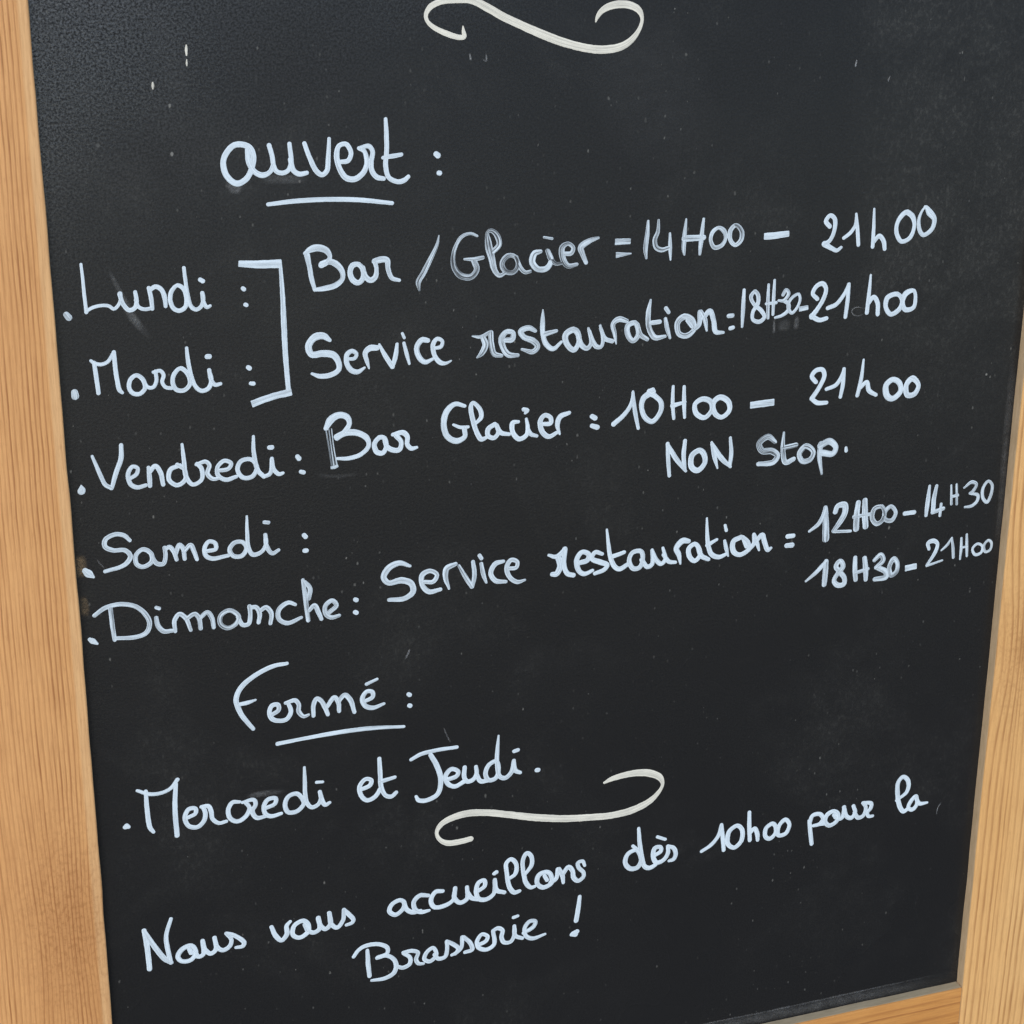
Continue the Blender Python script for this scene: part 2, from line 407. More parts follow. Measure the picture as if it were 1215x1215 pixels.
ROWS = [
('handwritten_word','word auvert as a white heading','paint',0.97,False,
'-189.8,874.8,1.57 -194.0,876.9,1.57 -198.5,876.6,1.57 -203.0,872.2,1.57 -204.5,867.4,1.57 -202.9,860.6,1.58 -197.8,856.2,1.58 -192.6,858.2,1.58 -189.2,864.1,1.48 -188.1,870.2,1.47 -189.8,875.1,1.36|-191.2,873.7,1.36 -190.8,867.6,1.47 -187.9,862.0,1.48 -183.5,859.7,1.48 -179.5,861.2,1.27 -177.4,864.9,1.27|-179.4,875.5,1.26 -178.0,869.8,1.27 -177.3,864.4,1.27 -176.0,861.4,1.27 -173.2,860.2,1.28 -169.8,861.1,1.28 -167.8,864.9,1.28 -168.3,875.6,1.16|-168.0,867.2,1.38 -166.6,861.2,1.39 -163.6,859.0,1.39 -159.3,859.3,1.18|-160.1,875.3,1.17 -157.5,867.6,1.28 -154.0,860.0,1.39 -150.9,857.7,1.40 -148.2,859.6,1.40 -147.2,866.9,1.29 -146.4,877.0,0.96|-140.9,864.0,1.18 -136.3,864.4,1.29 -134.5,868.6,1.29 -137.2,873.5,1.29 -141.1,872.7,1.29 -142.5,867.5,1.50 -141.0,860.3,1.51 -137.7,855.2,1.62 -133.0,854.1,1.63 -128.3,856.8,1.52 -125.8,862.1,1.41 -127.1,869.0,1.19 -129.7,870.5,1.08|-130.0,870.8,1.08 -124.4,871.5,1.30 -122.4,868.5,1.30 -123.3,863.1,1.41 -123.0,857.9,1.41 -120.1,854.2,1.42 -116.4,853.2,1.20|-114.7,885.7,0.97 -114.4,877.3,1.30 -114.5,868.2,1.30 -115.2,860.2,1.31 -113.6,853.8,1.31 -109.0,851.1,1.32 -104.8,851.5,1.43 -102.4,853.4,1.10|-116.6,864.7,0.98 -111.7,865.2,1.31 -106.2,865.8,1.09'),
('underline','white line under the heading','paint',0.97,False,
'-181.2,843.7,1.07 -165.8,844.4,1.29 -148.5,844.0,1.30 -131.0,842.5,1.31 -111.9,839.3,1.10'),
('punctuation_mark','colon after the heading','paint',0.98,False,
'-86.3,864.8,1.54 -85.3,863.9,1.65|-84.9,854.2,1.33 -84.3,854.1,1.33'),
('flourish','cream scroll at the top','cream',0.95,False,
'-70.5,933.0,0.32 -70.2,930.3,0.97 -69.8,927.4,1.29 -72.7,927.2,1.40 -80.0,929.6,1.50 -86.9,933.1,1.28 -90.6,936.7,1.06 -91.2,940.0,1.16 -88.9,943.8,1.59 -83.3,946.4,1.69 -75.1,947.2,1.91 -65.7,946.6,2.03 -57.5,942.7,2.14 -48.0,937.3,2.16 -37.2,932.1,2.17 -26.3,927.2,2.30 -15.3,922.7,2.31 -4.3,919.2,2.22 6.9,916.9,2.23 16.8,916.8,2.24 24.2,918.7,2.02 29.7,922.9,1.57 33.0,927.9,1.12 34.0,932.4,1.01 32.2,936.8,1.67 27.4,939.8,2.00 21.2,940.8,2.11 14.4,940.0,1.99 9.5,937.4,1.55 7.1,934.1,1.00 6.4,932.0,0.44'),
('bullet_dot','grey white bullet left of Lundi','paint',0.8,False,
'-292.5,792.5,1.61 -291.3,790.7,1.78'),
('handwritten_word','word Lundi','paint',0.95,False,
'-282.8,819.1,0.76 -282.5,811.5,0.84 -282.3,802.3,0.93 -281.9,792.8,1.02|-281.9,793.4,0.94 -278.4,795.1,0.94 -273.9,795.8,0.94 -269.9,795.2,0.94 -267.3,793.3,0.94 -264.8,795.2,0.94 -263.2,799.0,0.94 -263.5,801.4,1.28|-263.7,801.0,1.20 -262.4,795.9,1.20 -259.3,791.9,1.20 -256.1,792.9,1.21 -255.0,796.2,1.20 -255.4,801.6,1.03|-255.3,797.1,1.03 -254.3,793.5,1.03 -251.2,791.7,1.04 -246.9,791.9,1.04|-248.0,803.2,1.12 -247.1,797.3,1.21 -246.8,791.5,1.04|-247.6,801.8,1.12 -244.6,803.6,1.29 -241.5,801.9,1.29 -239.9,797.6,1.30 -239.6,792.3,1.04|-232.6,803.3,1.04 -235.9,800.3,1.21 -236.9,795.0,1.21 -235.3,790.6,1.22 -232.2,789.1,1.22 -228.9,791.0,1.22 -228.1,795.6,1.22 -229.3,800.9,1.21 -232.6,803.3,1.12|-228.6,812.7,0.95 -228.1,805.0,1.04 -227.2,796.5,1.13 -225.7,790.7,1.14 -223.1,788.9,1.14 -220.2,790.7,1.14 -219.0,794.6,1.14 -219.4,797.9,1.13|-219.4,797.9,1.13 -218.9,792.4,1.14 -217.2,789.7,1.14 -215.5,790.3,0.88|-220.1,805.4,1.22 -218.8,804.5,1.30'),
('punctuation_mark','colon after Lundi','paint',0.98,False,
'-197.1,798.5,1.14 -196.5,797.9,1.23|-196.1,789.3,1.15 -195.5,788.9,1.15'),
('bullet_dot','grey white bullet left of Mardi','paint',0.8,False,
'-291.4,749.1,1.73 -291.2,746.8,2.08'),
('handwritten_word','word Mardi','paint',0.97,False,
'-281.5,765.8,0.86 -279.5,764.1,1.04 -276.2,763.2,1.04 -272.5,764.4,1.04 -268.9,769.5,1.04|-279.8,764.5,1.12 -279.3,757.0,1.22 -278.7,747.2,1.13|-268.9,769.3,1.13 -268.8,761.7,1.22 -268.2,753.0,1.22 -267.2,747.5,1.23 -265.9,746.1,0.88|-257.8,755.2,1.14 -261.0,753.2,1.23 -262.1,748.5,1.23 -260.1,745.1,1.23 -256.5,744.5,1.24 -253.5,747.4,1.23 -254.5,752.6,1.23 -257.8,755.2,1.14|-254.5,752.6,1.14 -252.1,747.9,1.06 -249.1,747.4,1.06 -247.1,750.8,1.06 -247.3,756.4,1.06|-248.4,756.0,0.97 -244.7,756.4,1.06 -243.0,753.8,1.06 -244.0,750.0,1.06 -242.3,746.8,1.06 -238.9,745.9,1.07|-233.4,756.7,1.15 -237.0,754.1,1.24 -238.3,749.4,1.24 -236.6,744.9,1.25 -232.5,743.9,1.25 -229.0,747.0,1.25 -229.6,752.7,1.24 -233.4,756.7,1.24|-229.6,767.9,0.88 -229.2,760.6,1.15 -227.9,751.7,1.16 -225.9,745.5,1.16 -222.7,742.6,1.25 -219.0,743.5,1.26 -217.0,747.7,1.25 -217.9,754.1,1.07|-217.9,754.1,1.16 -217.1,748.5,1.16 -215.1,745.3,1.17 -212.0,745.6,0.99|-218.6,761.9,1.42 -217.4,761.8,1.42'),
('punctuation_mark','colon after Mardi','paint',0.97,False,
'-196.2,753.5,1.22 -195.4,752.8,1.34|-195.1,744.0,1.12 -193.6,743.7,1.23'),
('bracket','tall white bracket joining Lundi and Mardi','paint',0.93,True,
'-198.6,812.4,1.73 -187.7,811.1,2.17 -175.5,810.5,2.40|-175.9,812.2,0.87 -175.2,792.0,1.32 -175.1,774.2,1.55 -174.8,756.2,1.46 -174.0,737.9,1.36|-172.5,736.7,2.15 -183.9,734.9,1.92 -194.9,732.0,2.02'),
('handwritten_word','word Bar in the Lundi line','paint',0.88,False,
'-160.7,813.8,1.61 -159.6,807.6,1.32 -158.6,800.5,1.32 -157.0,794.1,1.03|-161.9,815.1,1.02 -158.1,817.3,1.90 -154.2,817.6,1.97 -149.9,815.8,1.76 -147.9,812.0,1.25 -149.9,809.0,1.47 -152.8,807.8,1.76|-152.5,808.4,1.76 -148.2,809.3,1.62 -145.1,808.1,1.77 -141.4,803.7,1.48 -141.2,799.0,1.33 -145.4,795.6,1.56 -151.8,794.4,1.48 -157.0,794.2,1.03|-131.7,806.4,1.33 -135.3,806.0,1.63 -136.7,802.2,1.48 -135.2,797.7,1.64 -132.1,796.0,1.49 -129.5,798.4,1.49 -129.2,802.7,1.49 -131.7,806.2,1.33|-129.4,804.3,1.34 -128.0,799.1,1.49 -124.9,796.8,1.64 -122.3,798.6,1.49 -121.6,802.9,1.19 -122.6,807.7,1.34|-122.6,807.4,1.64 -118.1,808.1,1.79 -115.4,807.4,1.64 -114.9,802.3,1.35 -112.7,797.0,1.28 -108.6,795.4,0.98'),
('punctuation_mark','slash between Bar and Glacier','paint',0.72,False,
'-85.2,819.0,0.38 -86.5,813.4,0.98 -90.0,806.6,1.36 -94.1,798.9,1.59 -97.5,793.2,1.51 -97.0,788.5,0.53'),
('handwritten_word','word Service in the Mardi line','paint',0.93,False,
'-149.4,764.5,1.05 -153.0,767.3,1.95 -157.8,767.1,2.09 -161.6,762.5,1.95 -160.1,757.3,1.80 -153.7,757.2,1.96 -147.8,755.8,1.96 -144.8,751.3,1.67 -144.8,746.9,1.52 -149.3,744.3,1.52 -155.7,744.1,1.36 -160.3,746.1,0.75|-139.5,752.6,0.91 -135.4,752.6,1.06 -134.2,755.0,1.06 -136.8,757.0,1.29 -139.7,755.3,1.44 -140.0,750.0,1.44 -137.2,745.5,1.52 -133.6,744.5,1.37 -129.8,746.5,0.69|-127.2,745.9,0.54 -128.4,750.5,1.22 -129.2,755.3,1.52 -126.4,757.6,1.83 -122.2,757.4,1.52|-120.9,759.3,0.69 -118.0,753.1,1.30 -113.5,745.4,1.39|-113.4,745.2,1.08 -111.5,751.6,1.38 -110.5,758.5,0.92|-107.3,764.4,0.84 -106.2,761.7,0.84|-106.5,758.7,0.92 -105.0,752.2,1.15 -103.5,746.2,0.77|-92.4,758.8,1.39 -95.9,759.5,1.69 -99.0,755.3,1.54 -97.4,749.0,1.55 -94.0,746.2,1.40 -89.7,747.6,0.93|-88.3,753.9,1.01 -84.6,754.5,1.16 -83.8,757.7,1.08 -86.8,759.3,1.24 -89.2,756.4,1.39 -88.5,749.8,1.32 -84.9,744.9,1.40 -81.6,744.3,0.94 -78.6,745.5,0.47'),
('handwritten_word','streaky word Glacier in the Lundi line','paint',0.66,False,
'-62.7,817.0,0.67 -66.7,818.7,0.83 -71.7,817.3,1.08 -75.3,812.3,1.08 -77.0,805.9,1.33 -75.8,798.8,1.68 -71.4,794.3,1.85 -65.9,794.0,1.77 -63.0,797.7,1.68 -64.5,802.4,1.68|-70.4,804.3,0.59 -64.5,803.8,1.18 -59.4,804.3,1.09|-53.6,807.0,1.52 -49.7,811.1,1.60 -51.4,817.0,1.51 -54.6,819.5,1.17 -56.6,818.6,1.00 -56.1,812.1,2.01 -54.3,804.0,2.02 -51.9,795.4,1.52 -49.3,793.0,1.19 -45.9,794.3,0.93|-40.4,803.3,1.27 -44.5,804.1,1.52 -47.9,799.9,1.52 -45.9,795.2,1.53 -41.3,794.2,1.45 -38.5,797.4,1.36 -39.7,802.8,1.27|-39.5,802.8,1.27 -36.7,796.3,1.28 -33.9,793.6,1.11 -30.9,793.9,0.94|-24.8,805.0,1.19 -28.4,804.1,1.87 -29.7,799.3,1.88 -26.5,794.9,1.71 -21.0,794.8,1.72 -18.2,799.3,1.54 -20.1,804.8,1.20|-20.6,805.2,1.20 -18.4,800.0,1.46 -15.4,797.0,1.03 -12.0,797.1,0.95|-22.8,813.1,0.68 -17.8,811.9,0.77|-10.8,802.6,1.20 -6.1,802.5,1.38 -4.9,805.5,1.20 -8.1,808.2,1.20 -11.6,806.3,1.71 -11.1,799.6,1.72 -7.9,795.2,1.55 -2.5,795.6,1.04|3.1,796.2,1.21 1.0,801.2,1.55 -0.2,805.3,1.89 4.5,808.6,1.72 10.4,810.2,0.86'),
('punctuation_mark','streaky equals sign before 14H00','paint',0.72,True,
'21.1,806.9,1.89 30.3,806.5,1.58|21.8,799.1,1.74 31.2,799.2,0.40'),
('handwritten_time','time 14H00 after Glacier','paint',0.75,False,
'41.2,817.6,0.71 40.8,809.1,1.35 40.0,801.0,1.35 40.7,795.6,0.64|47.7,817.6,0.71 47.5,811.0,1.11 45.7,806.2,1.35 46.7,801.6,1.44 50.2,799.8,1.44 54.1,800.6,1.12|55.1,809.2,0.72 55.5,800.5,1.20 56.0,793.5,0.56|65.1,816.9,0.56 64.5,808.9,1.28 64.2,799.0,1.29 64.7,795.8,0.65|76.2,816.2,0.80 75.6,809.7,1.21 75.0,802.3,1.37 74.6,795.3,0.81|64.5,805.4,1.93 76.4,805.1,1.77|86.0,810.2,1.13 82.5,808.1,1.29 81.2,803.4,1.13 83.8,798.6,1.30 88.3,799.4,1.30 90.8,803.5,1.14 89.6,807.9,1.46 86.0,810.2,1.13|97.1,810.8,1.22 93.8,808.1,1.46 93.9,802.4,1.38 97.2,799.0,1.22 100.7,801.5,1.47 101.0,806.8,1.46 97.1,810.8,1.22'),
('punctuation_mark','dash between 14H00 and 21h00','paint',0.92,True,
'116.0,802.6,1.97 123.0,802.6,2.07 131.9,803.1,1.78'),
('handwritten_time','time 21h00 ending the Lundi line','paint',0.97,False,
'158.9,805.3,1.40 156.2,808.7,1.39 158.7,812.0,1.29 161.9,809.7,1.40 162.1,802.6,1.30 159.5,796.7,1.30 156.3,794.7,1.60|156.0,794.9,1.80 160.9,791.9,1.41 164.6,790.2,1.21 167.4,791.8,1.01|168.8,797.5,1.11 172.8,800.2,1.21 175.9,804.6,1.01 176.3,811.1,0.80|176.2,811.6,0.80 177.8,801.4,1.21 179.0,792.5,1.21|188.1,813.8,0.70 188.6,802.6,1.11 188.8,790.5,1.22|188.9,793.1,1.22 192.8,796.9,1.42 196.1,793.3,1.43 197.2,788.5,1.23|210.9,810.3,1.42 207.7,808.8,1.63 204.4,803.4,1.32 204.7,797.2,1.43 208.5,792.2,1.33 214.0,794.2,1.43 216.4,801.4,1.23 214.6,807.2,1.63 210.4,810.1,1.63|222.7,812.5,0.92 226.3,808.7,2.05 229.9,804.3,1.54 228.6,798.2,1.44 223.1,795.1,1.34 219.9,799.1,1.33 219.4,806.3,1.02 222.8,812.0,0.82'),
('handwritten_word','word restauration in the Mardi line','paint',0.79,False,
'-65.7,758.9,0.55 -60.6,757.9,1.09 -55.2,760.1,1.10|-59.4,757.5,1.56 -57.9,752.8,1.88 -60.2,748.0,1.57 -62.9,745.8,0.55|-54.7,759.8,1.56 -54.3,753.3,1.57 -52.5,746.9,1.58 -48.2,745.4,1.11|-45.9,754.5,1.42 -41.7,754.7,1.73 -41.2,758.5,1.42 -45.1,759.4,1.57 -48.1,756.0,1.89 -47.1,750.1,1.73 -43.8,745.6,1.74 -38.2,744.7,1.11|-27.6,758.3,1.11 -31.5,760.5,1.58 -36.5,759.0,1.73 -34.7,755.4,1.58 -28.9,752.5,1.75 -26.0,748.8,1.59 -28.9,745.9,1.59 -35.7,748.0,0.79|-23.0,770.5,0.39 -23.1,764.4,1.34 -23.0,756.9,1.51 -21.0,750.0,1.59 -16.5,746.4,1.44 -11.4,750.1,0.88|-21.3,755.9,1.59 -14.6,757.1,1.03|-4.1,756.8,1.76 -8.8,754.3,1.92 -8.1,748.8,1.76 -3.5,744.5,1.61 -0.5,748.9,1.45 -1.5,754.9,1.76 -4.1,756.8,1.60|-1.5,754.4,1.44 1.2,747.0,1.61 4.7,744.6,1.45 7.1,747.3,1.29 5.4,756.7,0.80|5.9,755.0,1.12 8.0,748.9,1.45 10.7,745.1,1.46 13.5,744.8,1.13 14.6,748.3,1.13 12.7,757.7,0.80|13.0,756.0,1.05 16.0,749.4,1.29 20.6,747.5,1.30|23.0,745.7,0.49 21.9,751.8,1.28 20.7,757.9,1.47 24.3,760.5,1.76 29.4,758.9,1.28|34.5,757.4,1.48 30.1,756.0,1.67 30.5,750.0,1.68 33.7,746.4,1.49 36.8,749.4,1.58 36.1,755.4,1.58 34.5,757.4,1.38|36.1,756.1,1.38 38.4,749.7,1.49 42.6,746.5,1.29|44.2,770.4,0.59 43.0,763.2,1.48 43.5,753.9,1.59 47.7,747.1,1.69 54.1,747.2,1.00|44.5,756.3,1.39 50.3,756.5,1.39|54.1,764.4,1.29 55.9,761.8,1.19|54.0,758.0,1.09 55.4,751.7,1.39 57.3,745.9,0.80|66.2,758.2,1.99 62.0,755.0,1.79 62.9,748.1,1.60 67.8,746.2,1.71 72.6,749.6,1.51 71.2,755.6,1.80 66.2,758.2,1.80|68.3,755.7,1.40 71.3,751.9,1.40|72.5,749.6,1.30 75.8,752.4,1.51 75.9,760.1,1.40|76.6,760.3,1.30 79.4,755.2,1.51 81.0,748.3,0.71|78.5,756.3,1.40 82.5,760.1,1.60 85.2,754.1,1.51 86.9,746.9,1.52 91.9,746.0,0.91'),
('punctuation_mark','colon before 18H30','paint',0.85,False,
'95.0,755.9,1.31 97.5,755.9,1.31|96.4,748.1,1.22 98.2,748.4,1.22'),
('handwritten_time','small squeezed time 18H30 in the Mardi line','paint',0.86,False,
'104.4,771.0,1.01 104.3,759.6,1.31 104.2,748.4,0.81|111.8,769.5,1.21 109.1,766.5,1.21 111.0,762.1,1.11 116.6,756.9,1.32 118.7,752.9,1.22 115.5,750.4,1.33 111.1,752.2,1.12 110.9,756.9,1.22 113.9,761.9,1.32 113.7,767.1,1.31 111.3,769.6,1.11|120.4,772.9,0.81 120.5,762.3,1.12 121.1,752.2,0.92|124.2,775.3,0.81 124.2,765.1,1.12 124.3,754.1,0.92|119.4,761.2,0.91 126.0,761.3,1.02|130.3,765.8,1.12 132.1,768.8,1.02 134.0,766.3,1.12 131.1,762.2,1.02 127.5,762.5,0.71|130.9,762.2,1.12 134.2,759.8,1.23 134.4,756.0,1.23 130.5,753.0,1.02 125.9,752.0,0.82|140.8,765.3,0.92 136.2,763.2,1.02 134.0,758.5,1.02 136.8,753.9,1.03 140.4,757.2,0.92 141.9,762.5,0.92 140.6,765.3,0.92'),
('punctuation_mark','thin dash after 18H30','paint',0.78,True,
'141.8,755.8,1.54 147.5,756.3,1.44'),
('handwritten_time','time 21h00 ending the Mardi line','paint',0.97,False,
'153.5,761.2,1.34 150.3,764.7,1.33 152.6,769.1,1.44 156.5,770.4,1.44 159.0,767.1,1.34 157.8,761.1,1.44 154.1,754.9,1.45 150.6,750.3,1.86|150.3,750.8,1.65 155.7,747.7,1.45 160.5,748.3,1.35|161.0,754.7,1.35 166.6,756.6,1.35 171.6,762.5,1.24 174.4,768.4,1.14|174.3,768.4,1.24 174.2,758.5,1.35 173.4,748.0,1.25|188.9,772.9,0.73 188.6,761.5,1.25 188.0,749.4,1.36|188.3,754.6,1.26 191.9,758.9,1.46 194.9,755.1,1.47 195.6,747.7,1.37|208.1,759.3,1.47 201.6,757.6,1.68 200.8,751.9,1.47 204.8,746.8,1.48 210.5,749.7,1.59 212.0,755.1,1.48 208.1,759.3,1.37|219.7,760.4,1.16 214.3,759.2,1.90 212.3,754.0,1.48 214.6,748.9,1.59 220.0,749.6,1.38 221.2,754.3,1.27 219.5,760.5,1.16'),
('bullet_dot','white teardrop bullet left of Vendredi','paint',0.93,False,
'-291.8,695.2,0.53 -291.7,693.4,1.78 -291.9,692.1,2.14'),
('handwritten_word','word Vendredi','paint',0.93,False,
'-284.7,711.6,0.80 -281.0,700.2,1.16 -278.7,694.2,1.17 -275.6,691.8,1.17|-275.4,691.7,1.08 -272.4,700.4,1.34 -269.1,708.9,1.34 -268.6,716.2,1.16|-264.9,696.2,1.08 -261.3,698.4,1.17 -260.5,701.7,1.08 -263.2,703.0,1.17 -265.9,699.1,1.26 -264.9,692.8,1.26 -261.3,690.5,1.27 -256.6,691.2,1.09|-254.5,701.5,0.99 -254.3,695.7,1.36 -254.3,690.5,1.18|-254.3,698.2,1.17 -250.8,701.9,1.35 -248.2,698.0,1.36 -247.0,690.4,1.18|-237.0,700.6,1.18 -242.4,698.8,1.36 -243.6,692.9,1.27 -239.3,689.1,1.28 -234.6,691.8,1.28 -234.7,697.9,1.18 -238.6,701.2,1.18|-235.2,712.8,0.81 -234.7,703.4,1.18 -233.9,693.3,1.28 -230.4,688.4,1.19 -225.5,690.7,1.19 -225.1,697.2,1.28 -227.5,700.5,1.09|-227.9,700.0,1.00 -222.6,701.1,1.19 -220.6,698.7,1.19 -222.0,694.0,1.28 -219.1,690.4,1.20 -215.0,690.5,0.92|-216.0,694.9,1.10 -210.0,695.4,1.20 -208.4,698.4,1.20 -212.1,700.4,1.19 -216.1,697.1,1.19 -216.0,692.1,1.29 -211.7,689.0,1.29 -205.9,690.1,1.11|-197.0,699.4,1.20 -202.6,699.1,1.29 -204.9,694.3,1.29 -202.1,689.2,1.30 -196.8,689.1,1.30 -193.8,694.5,1.21 -197.0,699.4,1.20|-195.0,712.9,0.83 -195.2,703.7,1.20 -193.3,692.4,1.30 -190.1,688.3,1.21|-190.1,688.1,1.12 -186.4,689.7,1.21 -185.0,698.5,1.12|-185.1,698.3,1.12 -184.1,691.8,1.21 -181.3,688.7,1.22 -179.0,689.1,0.94|-186.2,705.3,1.30 -184.8,705.2,1.39'),
('punctuation_mark','colon after Vendredi','paint',0.95,False,
'-170.3,698.0,1.31 -169.4,696.6,1.40|-168.6,688.6,1.22 -167.1,688.0,1.32'),
('handwritten_word','word Bar with a scratchy first stem, after Vendredi','paint',0.97,False,
'-153.1,713.0,1.50 -150.0,717.9,2.24 -145.0,720.0,1.87 -140.6,718.1,1.69 -139.5,714.3,1.41 -142.0,709.9,1.69 -147.0,706.2,1.41|-147.2,707.1,1.69 -141.8,708.9,1.88 -134.9,708.1,1.79 -129.4,704.2,1.61 -128.5,699.5,1.33 -133.3,694.9,1.33 -140.3,693.4,1.23 -147.2,694.0,0.85|-121.9,703.9,1.43 -125.1,700.1,1.43 -123.7,695.2,1.53 -120.2,694.3,1.43 -118.0,698.3,1.34 -119.1,703.2,1.33 -121.9,703.9,1.43|-119.1,703.0,1.33 -117.6,697.9,1.43 -114.0,695.3,1.53 -110.2,695.2,1.53 -109.1,699.6,1.34 -112.0,703.8,1.53|-114.0,704.7,1.14 -108.0,705.3,1.53 -105.4,702.5,1.44 -105.5,697.9,1.34 -103.1,695.0,1.35 -99.8,695.3,0.87'),
('dry_stroke','scratchy half dry stem of the letter B after Vendredi','paint',0.72,True,
'-153.2,712.0,0.37 -151.9,701.7,0.38 -150.4,689.8,0.47|-151.5,712.2,0.28 -150.5,701.6,0.38 -149.1,689.6,0.47|-150.0,712.5,0.28 -149.0,701.4,0.38 -147.5,690.0,0.47|-151.1,688.9,0.85 -148.8,689.0,1.04 -146.9,689.7,0.85'),
('handwritten_word','word Glacier after Vendredi','paint',0.95,False,
'-70.6,717.3,1.06 -76.4,719.1,1.44 -81.5,715.2,1.83 -83.4,707.2,1.73 -81.1,699.7,1.74 -75.5,696.4,1.75 -70.7,698.5,1.46 -70.8,703.2,1.46|-77.5,706.6,0.77 -73.4,704.6,1.07 -68.6,704.3,0.97|-63.9,705.9,0.97 -60.6,709.3,1.36 -61.2,714.0,1.36 -65.6,718.8,1.16 -66.8,716.5,1.35 -65.4,707.3,1.46 -62.6,698.7,1.46 -60.4,695.8,1.47 -56.3,696.9,0.88|-52.2,704.1,1.37 -56.3,701.6,1.56 -56.3,697.4,1.47 -52.7,695.8,1.37 -50.0,698.8,1.37 -51.2,703.4,1.27|-51.2,703.4,1.27 -48.6,698.6,1.47 -43.3,696.9,1.08|-37.6,704.0,0.98 -41.1,703.7,1.47 -41.0,697.8,1.48 -37.0,693.2,1.48 -32.6,695.2,1.38 -31.8,699.9,1.28 -32.7,705.2,0.89|-31.8,699.3,1.09 -29.7,695.4,1.29 -26.1,693.9,0.99|-34.4,711.3,1.27 -31.9,710.4,1.18 -33.4,708.9,0.88|-22.4,700.9,1.19 -17.6,700.9,1.49 -17.6,704.3,1.39 -21.1,706.3,1.38 -23.9,703.2,1.58 -22.7,696.2,1.59 -18.5,692.6,1.49 -13.3,694.7,1.10|-11.7,693.5,0.70 -13.2,699.4,1.49 -11.6,704.2,1.69 -5.9,706.1,1.19'),
('punctuation_mark','thick colon before 10H00','paint',0.96,False,
'8.7,702.2,1.50 10.6,700.9,1.60|8.8,696.3,1.41 12.1,695.0,1.61'),
('handwritten_time','time 10H00 in the Vendredi line','paint',0.94,False,
'22.6,695.8,1.61 29.0,700.8,1.41 33.4,706.9,1.21 34.6,715.0,0.70|34.5,714.4,0.90 36.0,703.4,1.31 38.6,691.4,1.02|44.9,714.1,1.41 47.3,714.7,1.41|47.3,713.3,2.02 41.5,710.0,1.82 40.4,704.0,1.52 43.2,697.3,1.63 47.7,694.7,1.53 52.6,700.0,1.53 53.0,705.8,1.52 49.4,710.2,1.52 44.9,713.0,1.82|60.5,715.4,0.91 60.5,705.0,1.22 61.6,695.1,1.02|67.7,714.5,1.02 68.0,704.2,1.33 68.7,694.9,0.92|60.6,703.3,1.63 68.8,704.7,0.82|80.4,705.4,1.64 75.4,702.8,1.54 76.3,696.7,1.65 82.0,693.4,1.55 86.5,697.9,1.45 85.5,703.0,1.65 80.4,705.4,1.64|91.5,705.3,1.75 87.4,702.1,1.75 88.6,695.5,1.66 93.2,692.4,1.45 98.2,696.1,1.56 97.3,701.9,1.76 91.5,705.3,1.75'),
('punctuation_mark','dash between 10H00 and 21h00','paint',0.88,True,
'112.4,697.9,2.19 128.0,698.2,2.20'),
('handwritten_word','word NON in capitals','paint',0.92,False,
'58.2,679.3,1.24 58.9,668.6,1.35 60.0,658.4,1.15|58.4,678.4,1.24 64.0,669.1,1.56 70.8,660.2,0.94|70.1,661.2,1.15 69.0,670.7,1.45 69.6,679.9,1.24|79.5,672.5,1.77 74.7,670.0,1.77 74.6,662.3,1.78 78.9,659.6,1.78 83.3,664.0,1.57 82.4,669.9,1.78 79.5,672.5,1.77|87.4,676.8,0.83 89.4,668.3,1.47 92.0,659.6,0.63|87.7,675.6,1.25 94.5,665.5,1.68 100.7,659.4,0.95|100.2,660.4,1.27 100.9,668.0,1.37 99.8,678.4,0.94'),
('handwritten_word','word Stop after NON','paint',0.76,False,
'130.4,672.1,1.27 125.3,676.0,1.91 119.6,672.2,1.90 122.0,667.3,2.02 128.7,666.3,2.13 132.5,663.0,1.81 130.0,659.0,1.82 119.6,658.9,1.38|136.1,677.6,0.74 136.0,667.2,1.49 138.4,657.8,1.72 143.9,659.4,1.50|136.4,667.6,1.49 144.9,668.4,1.60|152.0,666.9,1.82 147.6,662.5,1.72 150.1,657.2,1.72 155.3,657.6,1.73 157.2,662.5,1.51 152.0,666.9,1.82|162.2,667.3,1.72 161.6,659.8,1.62 164.1,647.1,0.76|161.7,665.9,1.94 168.0,668.2,2.16 172.8,663.5,1.84 171.0,659.8,1.95 163.6,661.1,2.16'),
('punctuation_mark','full stop after Stop','paint',0.95,False,
'180.0,662.5,0.98 180.3,660.5,1.20'),
('handwritten_time','time 21h00 ending the Vendredi line','paint',0.96,False,
'156.1,708.2,1.37 153.0,712.2,1.47 155.6,715.6,1.47 159.9,715.8,1.47 161.6,712.1,1.48 159.6,706.3,1.48 155.7,700.2,1.48 154.0,698.0,1.59|153.7,697.6,1.38 158.1,694.5,1.49 164.2,694.0,1.28|163.6,702.8,1.17 170.2,705.0,1.38 174.1,711.3,1.27 174.9,714.7,1.06|174.9,714.7,1.17 174.8,704.7,1.38 173.6,696.7,1.17|188.1,719.3,0.74 187.4,707.8,1.28 185.4,696.4,1.29|186.6,700.8,1.28 191.4,704.5,1.39 193.3,698.9,1.50 198.5,695.4,1.19|209.5,704.2,1.83 205.2,701.0,1.94 206.5,693.7,2.06 210.5,691.7,1.84 215.8,696.0,1.84 214.1,701.9,1.73 209.5,704.2,1.83|223.5,703.6,1.95 219.5,699.5,1.73 220.8,693.0,1.85 225.9,693.2,1.74 228.2,698.6,1.52 223.5,703.6,1.95'),
('bullet_dot','white teardrop bullet left of Samedi','paint',0.88,False,
'-293.4,644.7,1.64 -291.6,642.6,2.29 -289.0,640.2,0.73'),
('handwritten_word','word Samedi','paint',0.83,False,
